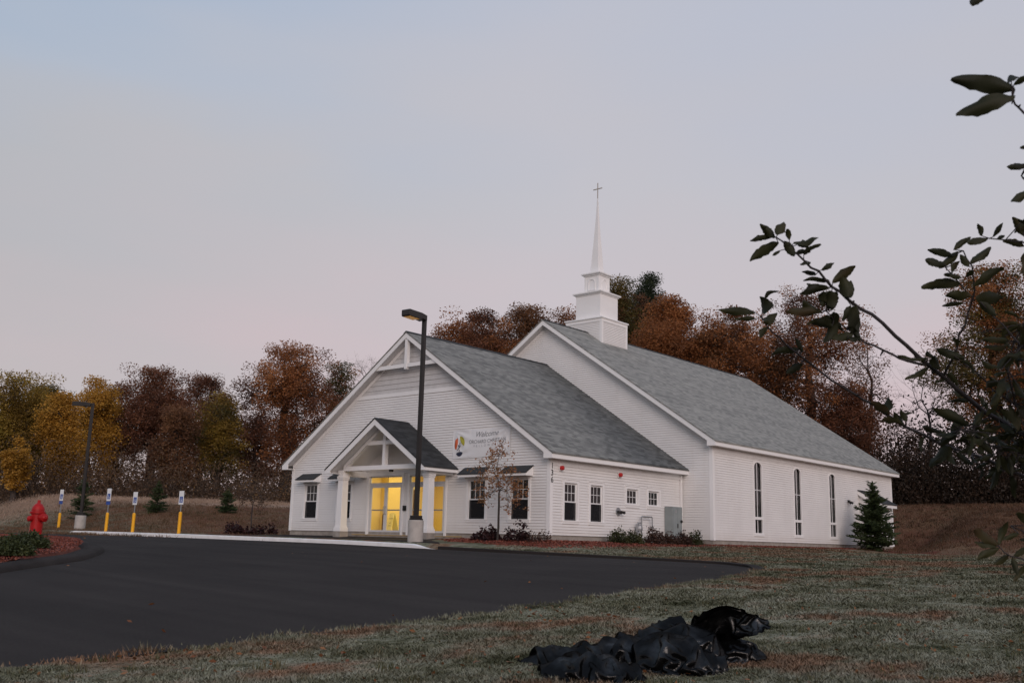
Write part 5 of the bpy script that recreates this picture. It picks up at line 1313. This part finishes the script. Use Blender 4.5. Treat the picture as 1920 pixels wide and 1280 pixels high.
bag('rightmost black plastic bag, its loose mouth gaping open towards the upper right', [(1366, 1248, 9.4, .10, .08, 'h', 0), (1366, 1243, 9.4, .31, .26, 'h', 0), (1362, 1222, 9.4, .31, .26, 'h', 4), (1352, 1200, 9.4, .26, .2, 'h', 8), (1340, 1184, 9.4, .15, .11, 'h', 14), (1346, 1170, 9.38, .17, .10, 'd', 14), (1360, 1158, 9.34, .26, .12, 'd', 8), (1372, 1150, 9.3, .315, .11, 'd', -3)], 1, pleat=4)
bag('black bag whose loose top stands up as a slanting flap', [(1195, 1232, 9.5, .1, .05, 'x', 20), (1200, 1218, 9.5, .24, .13, 'x', 35), (1222, 1197, 9.5, .22, .13, 'x', 40), (1250, 1176, 9.5, .2, .10, 'x', 42), (1272, 1158, 9.5, .16, .06, 'x', 46), (1284, 1150, 9.5, .10, .012, 'x', 50)], 2, amp=.022)
bag('small dark bag looped up behind the pile at its left side', [(1190, 1215, 9.7, .1, .03, 'x', -20), (1178, 1206, 9.7, .14, .08, 'x', -24), (1155, 1198, 9.7, .15, .09, 'x', -14), (1136, 1194, 9.7, .13, .08, 'x', -60), (1130, 1206, 9.7, .10, .05, 'x', -110), (1138, 1220, 9.7, .08, .03, 'x', -150)], 3, amp=.018)
bag('matt black bag folded over the centre bag', [(1222, 1212, 9.2, .10, .03, 'x', 20), (1240, 1203, 9.2, .2, .08, 'x', 15), (1275, 1192, 9.2, .25, .12, 'x', -4), (1312, 1198, 9.2, .22, .13, 'x', -30), (1338, 1222, 9.2, .15, .09, 'x', -45), (1352, 1240, 9.2, .06, .03, 'x', -40)], 4, amp=.024)
bag('full glossy black bag lying in front at the centre of the pile', [(1186, 1262, 8.75, .08, .07, 'x', 0), (1202, 1250, 8.75, .26, .20, 'x', 5), (1240, 1245, 8.75, .34, .25, 'x', 0), (1285, 1248, 8.75, .33, .23, 'x', -4), (1322, 1250, 8.75, .25, .14, 'x', -2), (1346, 1240, 8.75, .14, .06, 'x', 20), (1360, 1232, 8.75, .06, .015, 'x', 20)], 5, spare=1.3)
bag('long black bag stretched out to a pointed neck at the left end of the pile', [(1206, 1254, 9.0, .08, .07, 'x', 0), (1192, 1240, 9.0, .24, .21, 'x', -10), (1155, 1238, 9.0, .32, .21, 'x', 0), (1110, 1242, 8.95, .30, .16, 'x', 4), (1065, 1242, 8.9, .24, .13, 'x', 0), (1020, 1244, 8.8, .25, .13, 'x', 6), (990, 1250, 8.8, .17, .08, 'x', 8), (966, 1252, 8.8, .09, .04, 'x', 0), (950, 1250, 8.8, .04, .02, 'x', 0)], 6, amp=.028, spare=1.28)
bag('black bag nearest the camera, cut by the bottom edge of the photo', [(1000, 1302, 8.1, .08, .06, 'x', 0), (1025, 1284, 8.1, .24, .16, 'x', 0), (1075, 1276, 8.1, .32, .21, 'x', 0), (1135, 1278, 8.1, .32, .20, 'x', 0), (1185, 1284, 8.1, .22, .15, 'x', 0), (1218, 1296, 8.1, .08, .05, 'x', 0)], 7, spare=1.3)

# ------------------------------------------------------------------ apple tree at the right, close to the camera
ap = at_dist(2230, 1000, 3.3)
apb = np.array([ap[0], ap[1], float(ground_z(ap[0], ap[1]))])
apple = tag(empty('broadleaf_tree', tuple(apb)), 'nearby tree at the right edge with dark leafy boughs reaching into the photo', 'tree')
FORK = apb+np.array([0, 0, 1.05])
LIMBS = {   # survey points (px, py, distance along the view axis), base radius, tip radius
 'A': ([(2080, 900, 2.75), (1985, 850, 2.72), (1920, 814, 2.7), (1881, 791, 2.7), (1815, 746, 2.68), (1769, 706, 2.66), (1735, 680, 2.64), (1700, 648, 2.62), (1655, 606, 2.6), (1615, 580, 2.6), (1585, 557, 2.58), (1560, 538, 2.58), (1535, 508, 2.56), (1507, 488, 2.55), (1480, 465, 2.54), (1455, 445, 2.54)], .0135, .0026),
 'A2': ([(1735, 684, 2.64), (1700, 676, 2.62), (1673, 664, 2.62), (1640, 648, 2.6), (1611, 633, 2.6), (1588, 616, 2.6), (1564, 599, 2.58), (1548, 582, 2.58)], .006, .0022),
 'B': ([(1770, 704, 2.66), (1786, 672, 2.6), (1795, 649, 2.58), (1810, 608, 2.55), (1822, 565, 2.54), (1826, 530, 2.52), (1823, 499, 2.5), (1806, 470, 2.5)], .0055, .0022),
 'B2': ([(1822, 556, 2.54), (1806, 540, 2.52), (1790, 520, 2.52), (1773, 502, 2.5)], .0036, .002),
 'C': ([(2090, 985, 2.9), (2000, 930, 2.86), (1920, 893, 2.84), (1848, 860, 2.82), (1763, 832, 2.8), (1697, 800, 2.8), (1658, 775, 2.8), (1620, 750, 2.8), (1586, 729, 2.78), (1530, 690, 2.78), (1489, 658, 2.76), (1462, 632, 2.76), (1439, 612, 2.76), (1428, 594, 2.76)], .0100, .0022),
 'E': ([(2050, 850, 2.6), (1985, 800, 2.6), (1920, 764, 2.6), (1889, 749, 2.6), (1845, 711, 2.58), (1803, 678, 2.58), (1790, 668, 2.58)], .0055, .002),
 'E2': ([(2060, 760, 2.45), (1990, 700, 2.45), (1930, 660, 2.46), (1898, 630, 2.48), (1861, 592, 2.5), (1838, 566, 2.5)], .0052, .002),
 'F': ([(2060, 520, 2.4), (1990, 470, 2.4), (1925, 455, 2.4), (1885, 450, 2.4), (1855, 447, 2.4)], .0045, .002),
 'G': ([(2060, 330, 1.75), (1975, 255, 1.72), (1920, 212, 1.7), (1903, 196, 1.7), (1898, 182, 1.7)], .0042, .002),
 'G2': ([(2080, 480, 2.1), (1990, 400, 2.1), (1935, 350, 2.1), (1915, 330, 2.1)], .0042, .002),
 'T': ([(2080, 120, 1.7), (1990, 20, 1.7), (1930, -6, 1.7), (1880, -8, 1.7), (1850, -5, 1.7)], .0042, .002),
 'H': ([(2070, 1120, 2.6), (1980, 1070, 2.55), (1930, 1055, 2.5), (1895, 1042, 2.5), (1872, 1022, 2.5)], .0045, .002),
 'I': ([(2080, 1080, 2.7), (2000, 1040, 2.65), (1935, 1000, 2.65), (1895, 985, 2.62)], .004, .002),
 'J': ([(1940, 826, 2.7), (1905, 760, 2.6), (1890, 700, 2.55), (1902, 640, 2.55), (1935, 590, 2.5)], .005, .002),
 'K': ([(1975, 900, 2.85), (1920, 850, 2.7), (1880, 842, 2.65), (1832, 824, 2.62), (1800, 800, 2.6)], .0045, .002),
}
asegs = [(apb-np.array([0, 0, .2]), apb+np.array([.0, .01, .5]), .075, .062), (apb+np.array([.0, .01, .5]), FORK, .062, .055)]
TW = {}
ra_ = np.random.default_rng(7)
for key, (pts, r_a, r_b) in LIMBS.items():
    P = np.array([at_depth(*p) for p in pts]); n = len(P)
    if key not in ('A2', 'B', 'B2', 'J'):
        mid = (FORK+P[0])/2+np.array([0, 0, .06]); asegs += [(FORK-np.array([0, 0, .1]), mid, r_a*1.9, r_a*1.4), (mid, P[0], r_a*1.4, r_a)]
    rr = np.linspace(r_a*.62, r_b*.75, n)
    for i in range(n-1):
        m_ = (P[i]+P[i+1])/2+ra_.normal(size=3)*.0025
        asegs += [(P[i], m_, rr[i], (rr[i]+rr[i+1])/2), (m_, P[i+1], (rr[i]+rr[i+1])/2, rr[i+1])]
        if ra_.random() < .5: asegs.append((m_, m_+ra_.normal(size=3)*.008, rr[i]*1.15, rr[i]*.5))
    TW[key] = P
LV, LF = [], []
def apple_leaf(p0, p1, width=.5, roll=None, curl=.18, fold=.55):
    """blade with a folded midrib, wavy edge and drooping tip"""
    ax = p1-p0; L = np.linalg.norm(ax); ax = ax/L
    view = (p0-CAM)/np.linalg.norm(p0-CAM); s0 = np.cross(ax, view); s0 /= np.linalg.norm(s0)+1e-9; n0 = np.cross(s0, ax)
    roll = ra_.uniform(-1.2, 1.2) if roll is None else roll
    sd = s0*math.cos(roll)+n0*math.sin(roll); nn = np.cross(sd, ax)
    ns, o = 13, sum(len(v) for v in LV); V = []
    ph = ra_.uniform(0, 6)
    for i in range(ns):
        t = i/(ns-1); w_ = L*width*.5*(math.sin(math.pi*min(1, t*.94+.03))**.75)*(1-.25*t); 
        c = p0+ax*L*t+nn*L*curl*math.sin(math.pi*t)*.6-UZ*L*.05*t*t
        wob1, wob2 = .05*L*math.sin(ph+t*9), .05*L*math.sin(ph*1.7+t*8)
        for k, wv in ((-1, wob1), (-.5, wob1*.4), (0, 0), (.5, wob2*.4), (1, wob2)):
            wj = w_*(1+(ra_.uniform(-.16, .10) if abs(k) == 1 else 0))
            V.append(c+sd*wj*k*math.cos(fold*abs(k))+nn*(w_*abs(k)*math.sin(fold)+wv*abs(k)))
    LV.append(np.array(V))
    for i in range(ns-1):
        for k in range(4): LF.append((o+i*5+k, o+(i+1)*5+k, o+(i+1)*5+k+1, o+i*5+k+1))
def nearest(p):
    best = min(((np.linalg.norm(q-p), tuple(q)) for P in TW.values() for q in [P[np.argmin(((P-p)**2).sum(1))]]), key=lambda x: x[0]); return np.array(best[1])
# (stalk end px,py) -> (tip px,py), distance, width ratio
LEAVES = [
 (1590,556,1580,517,2.55,.80),(1588,560,1596,524,2.56,.5),(1562,576,1556,543,2.54,.80),(1550,566,1541,546,2.55,.7),(1432,590,1424,554,2.74,.85),(1764,692,1752,664,2.62,.72),(1752,668,1738,655,2.62,.8),(1560,612,1518,600,2.57,.6),(1606,572,1598,622,2.57,.62),(1590,634,1614,630,2.57,.7),(1566,586,1560,610,2.56,.7),(1500,456,1516,464,2.53,.8),(1462,470,1448,478,2.54,.6),(1520,492,1500,494,2.55,.5),
 (1460,456,1406,487,2.54,.42),(1452,446,1425,418,2.52,.5),(1458,440,1470,414,2.5,.55),(1448,441,1432,424,2.55,.6),(1447,444,1406,449,2.55,.3),(1470,452,1490,478,2.54,.55),(1488,456,1535,443,2.53,.38),(1480,450,1476,428,2.52,.6),(1507,478,1540,457,2.55,.42),(1492,474,1520,470,2.55,.35),
 (1540,506,1564,492,2.57,.32),(1530,515,1503,508,2.56,.4),(1561,530,1604,496,2.57,.42),(1555,528,1506,523,2.57,.3),(1552,538,1500,548,2.57,.36),(1556,540,1512,530,2.57,.4),(1560,545,1540,572,2.56,.6),(1570,548,1552,580,2.55,.6),(1540,582,1474,580,2.57,.34),(1540,586,1505,560,2.58,.4),(1600,574,1609,628,2.58,.45),(1596,573,1580,600,2.58,.5),(1583,622,1512,606,2.58,.42),(1570,604,1545,640,2.58,.5),(1600,626,1560,632,2.58,.42),(1558,582,1570,560,2.55,.5),(1590,612,1612,640,2.57,.4),
 (1416,586,1347,578,2.74,.27),(1432,562,1460,544,2.74,.38),(1418,598,1377,597,2.75,.32),(1432,602,1457,584,2.75,.5),(1430,606,1446,612,2.75,.7),(1440,613,1424,632,2.76,.6),(1500,656,1446,661,2.77,.3),(1505,660,1492,632,2.76,.4),(1505,682,1474,698,2.77,.5),
 (1800,532,1727,536,2.5,.34),(1786,480,1739,466,2.5,.36),(1772,496,1735,484,2.5,.6),(1796,472,1760,500,2.5,.5),(1788,468,1820,442,2.48,.32),(1820,492,1858,461,2.5,.46),(1826,537,1882,498,2.5,.38),(1816,500,1800,476,2.48,.5),(1822,556,1772,551,2.52,.42),(1806,568,1766,572,2.53,.35),(1802,520,1770,512,2.5,.45),(1812,520,1826,506,2.5,.5),(1800,490,1786,512,2.48,.55),(1830,560,1880,556,2.52,.5),(1836,566,1868,590,2.5,.55),
 (1808,672,1756,651,2.57,.4),(1800,676,1826,700,2.57,.4),(1742,688,1696,708,2.64,.3),(1740,672,1683,662,2.62,.2),(1776,700,1796,720,2.65,.5),(1775,710,1752,716,2.65,.35),(1793,648,1790,630,2.57,.5),
 (1853,447,1813,452,2.4,.35),(1840,442,1833,418,2.4,.5),(1862,444,1880,416,2.4,.4),(1868,448,1884,440,2.4,.6),(1920,462,1880,450,2.4,.4),(1916,428,1902,436,2.4,.5),(1930,400,1912,430,2.3,.5),
 (1903,168,1783,143,1.7,.33),(1903,180,1792,212,1.68,.36),(1900,160,1930,140,1.7,.4),(1896,152,1892,140,1.7,.9),
 (1930,310,1888,311,2.05,.36),(1935,352,1896,376,2.05,.38),(1940,275,1913,275,2.0,.4),(1930,420,1908,412,2.2,.5),
 (1850,-8,1818,6,1.7,.4),(1880,-10,1866,-30,1.7,.4),(1930,5,1962,20,1.7,.4),
 (1668,778,1632,752,2.78,.5),(1660,776,1664,742,2.78,.6),(1690,794,1652,786,2.78,.4),(1694,796,1676,770,2.78,.5),(1700,776,1712,772,2.78,.3),(1735,818,1730,845,2.8,.4),(1700,790,1688,768,2.77,.6),
 (1818,799,1748,762,2.62,.36),(1768,812,1730,797,2.7,.34),(1790,812,1766,830,2.68,.5),(1782,806,1816,788,2.65,.5),(1775,835,1742,872,2.78,.6),(1780,836,1790,870,2.78,.5),
 (1872,1022,1828,988,2.5,.36),(1873,1020,1890,975,2.5,.34),(1868,1024,1826,1014,2.5,.34),(1874,1028,1832,1046,2.5,.36),(1890,1040,1862,1056,2.5,.5),(1898,1044,1908,1076,2.5,.45),(1900,1042,1930,1020,2.5,.4),(1925,1058,1900,1088,2.5,.35),(1910,1000,1880,1010,2.55,.4),(1930,985,1905,960,2.55,.45),
]
for x0, y0, x1, y1, d, wr in LEAVES:
    p0 = at_depth(x0, y0, d); p1 = at_depth(x1, y1, d+ra_.uniform(-.03, .03)); kq = .35 if d < 2.1 else .85; apple_leaf(p0, p1, wr*1.12, roll=ra_.uniform(-kq, kq), curl=ra_.uniform(-.12, .3), fold=ra_.uniform(.25, .7))
    q = nearest(p0)
    if np.linalg.norm(q-p0) > .004: asegs.append((q, p0, .0014, .0010))
# the thick of the crown to the right
dens = {'A': 48, 'C': 40, 'E': 30, 'E2': 26, 'F': 10, 'G2': 10, 'J': 34, 'K': 60, 'I': 6, 'H': 6, 'G': 5, 'T': 5}
for key, nn_ in dens.items():
    P = TW[key]; segL = np.linalg.norm(np.diff(P, axis=0), axis=1)
    for _ in range(nn_):
        last = {'A': 4, 'C': 4, 'K': 5, 'J': 5}.get(key, max(2, len(P)//2)); i = ra_.integers(0, min(last, len(P)-1)); q = P[i]+(P[i+1]-P[i])*ra_.random()
        d = ra_.normal(size=3); d[2] -= .25; d /= np.linalg.norm(d); p0 = q+d*ra_.uniform(.012, .03); dd = d+ra_.normal(size=3)*.5; dd /= np.linalg.norm(dd)
        if ra_.random() < .3: asegs.append((q, q+dd*ra_.uniform(.05, .14), .0017, .0008))
        apple_leaf(p0, p0+dd*ra_.uniform(.038, .068), ra_.uniform(.34, .55), curl=ra_.uniform(-.1, .35), fold=ra_.uniform(.3, .9)); asegs.append((q, p0, .0014, .001))
seg_mesh('trunk', asegs, M_APPLEBARK, apple, 5)
me = bpy.data.meshes.new('foliage'); me.from_pydata(np.vstack(LV).tolist(), [], LF); me.materials.append(M_APPLELEAF)
me.polygons.foreach_set('use_smooth', [True]*len(me.polygons)); me.update(); link('foliage', me, apple)
# ------------------------------------------------------------------ turf near the camera: blades and fallen leaves
rt_ = np.random.default_rng(99)
def lawn_points(n, d0, d1, u0=-60, u1=1990, power=1.0):
    d = d0*(d1/d0)**(rt_.random(n)**power); px = rt_.uniform(u0, u1, n)
    a = YAW-np.arctan((px-960)/(F_PX*math.cos(PITCH))*1.0)
    x = CAM[0]-d*np.sin(a); y = CAM[1]+d*np.cos(a)
    ok = ~inside(ROADPOLY, x, y) & ~inside(BED1, x, y) & (rect_sdf(x, y, -9, 9, 9, 29.4) > .05) & (rect_sdf(x, y, -7.5, 7.5, 0, 9) > .05) & (x > 8)
    return x[ok], y[ok], d[ok]
x, y, d = lawn_points(1150000, 6.2, 50, power=.85)
pn = np.sin(x*1.9+np.sin(y*1.3)*1.5)*np.sin(y*2.3+np.sin(x*1.7)*1.2)
keep = rt_.random(len(x)) < .92+.08*pn
x, y, d, pn = x[keep], y[keep], d[keep], pn[keep]; n = len(x)
hgt = rt_.uniform(.012, .034, n)*(1+.6*pn)*(1+.012*d); wid = .0030+.0006*d
az = rt_.uniform(0, 2*math.pi, n); ln_ = hgt*rt_.uniform(.6, 2.6, n)
z = mesh_z(x, y)
base = np.c_[x, y, z-.006]; side = np.c_[np.cos(az+1.57), np.sin(az+1.57), np.zeros(n)]*wid[:, None]
tipv = base+np.c_[np.cos(az)*ln_, np.sin(az)*ln_, hgt]
turf = quads('lawn_grass', np.stack([base-side, base+side, tipv], 1), M_BLADE, per=3); tag(turf, kind='stuff')
x, y, d = lawn_points(9000, 6.2, 40)
cl = np.sin(x*.9+1)*np.sin(y*1.1+x*.4); k = rt_.random(len(x)) < .18+.5*np.maximum(cl, 0)**2; x, y = x[k], y[k]
lf = chips('fallen_leaves', np.c_[x, y], lambda a, b: mesh_z(a, b)+.022, .030, M_LITTER, 12, tilt=.35); tag(lf, kind='stuff')
x, y, d = lawn_points(900, 6.5, 40); k = rt_.random(len(x)) < .6; x, y = x[k], y[k]; nb = 26
cx_, cy_ = np.repeat(x, nb)+rt_.normal(size=len(x)*nb)*.045, np.repeat(y, nb)+rt_.normal(size=len(x)*nb)*.045; n = len(cx_)
az = rt_.uniform(0, 6.28, n); hg = np.repeat(rt_.uniform(.03, .085, len(x)), nb)*rt_.uniform(.5, 1.1, n); lo_ = hg*rt_.uniform(.2, 1.2, n)
bs = np.c_[cx_, cy_, mesh_z(cx_, cy_)-.005]; sd = np.c_[np.cos(az+1.57), np.sin(az+1.57), np.zeros(n)]*.006
tag(quads('grass_tufts', np.stack([bs-sd, bs+sd, bs+np.c_[np.cos(az)*lo_, np.sin(az)*lo_, hg]], 1), leaf_mat('tuft_blades', [(.035, .045, .018), (.075, .08, .035), (.16, .13, .07), (.11, .075, .035)], .2, .7), per=3), kind='stuff')
q = pts_in(ROADPOLY, 30000, rt_); dq = np.hypot(q[:, 0]-CAM[0], q[:, 1]-CAM[1]); eq = poly_dist(near_s, q[:, 0], q[:, 1], False)
q = q[(dq < 60) & (rt_.random(len(q)) < .012+.10*np.exp(-eq/.7))]
tag(chips('fallen_leaves', q, lambda a, b: road_z(a, b)+.022, .032, M_LITTER, 13, tilt=.25), kind='stuff')
# rough edge of turf along the lot
e = resample(near_s, 9000); e = e[(e[:, 1] > -28)]
e = e+rt_.normal(size=e.shape)*.08+(.09*np.sin(e[:, 1]*3.1)+.07*np.sin(e[:, 1]*7.7+1))[:, None]*np.array([-1, .4])
c3 = np.repeat(e, 5, 0)+rt_.normal(size=(len(e)*5, 2))*.05; n = len(c3); az = rt_.uniform(0, 6.28, n); hg = rt_.uniform(.012, .055, n)*(1+.6*np.sin(c3[:, 0]*7)*np.sin(c3[:, 1]*5))
bs = np.c_[c3, np.maximum(mesh_z(c3[:, 0], c3[:, 1]), road_z(c3[:, 0], c3[:, 1])+.005)]; sd = np.c_[np.cos(az+1.57), np.sin(az+1.57), np.zeros(n)]*.008
tag(quads('edge_grass', np.stack([bs-sd, bs+sd, bs+np.c_[np.cos(az)*hg*.8, np.sin(az)*hg*.8, hg]], 1), M_BLADE, per=3), kind='stuff')
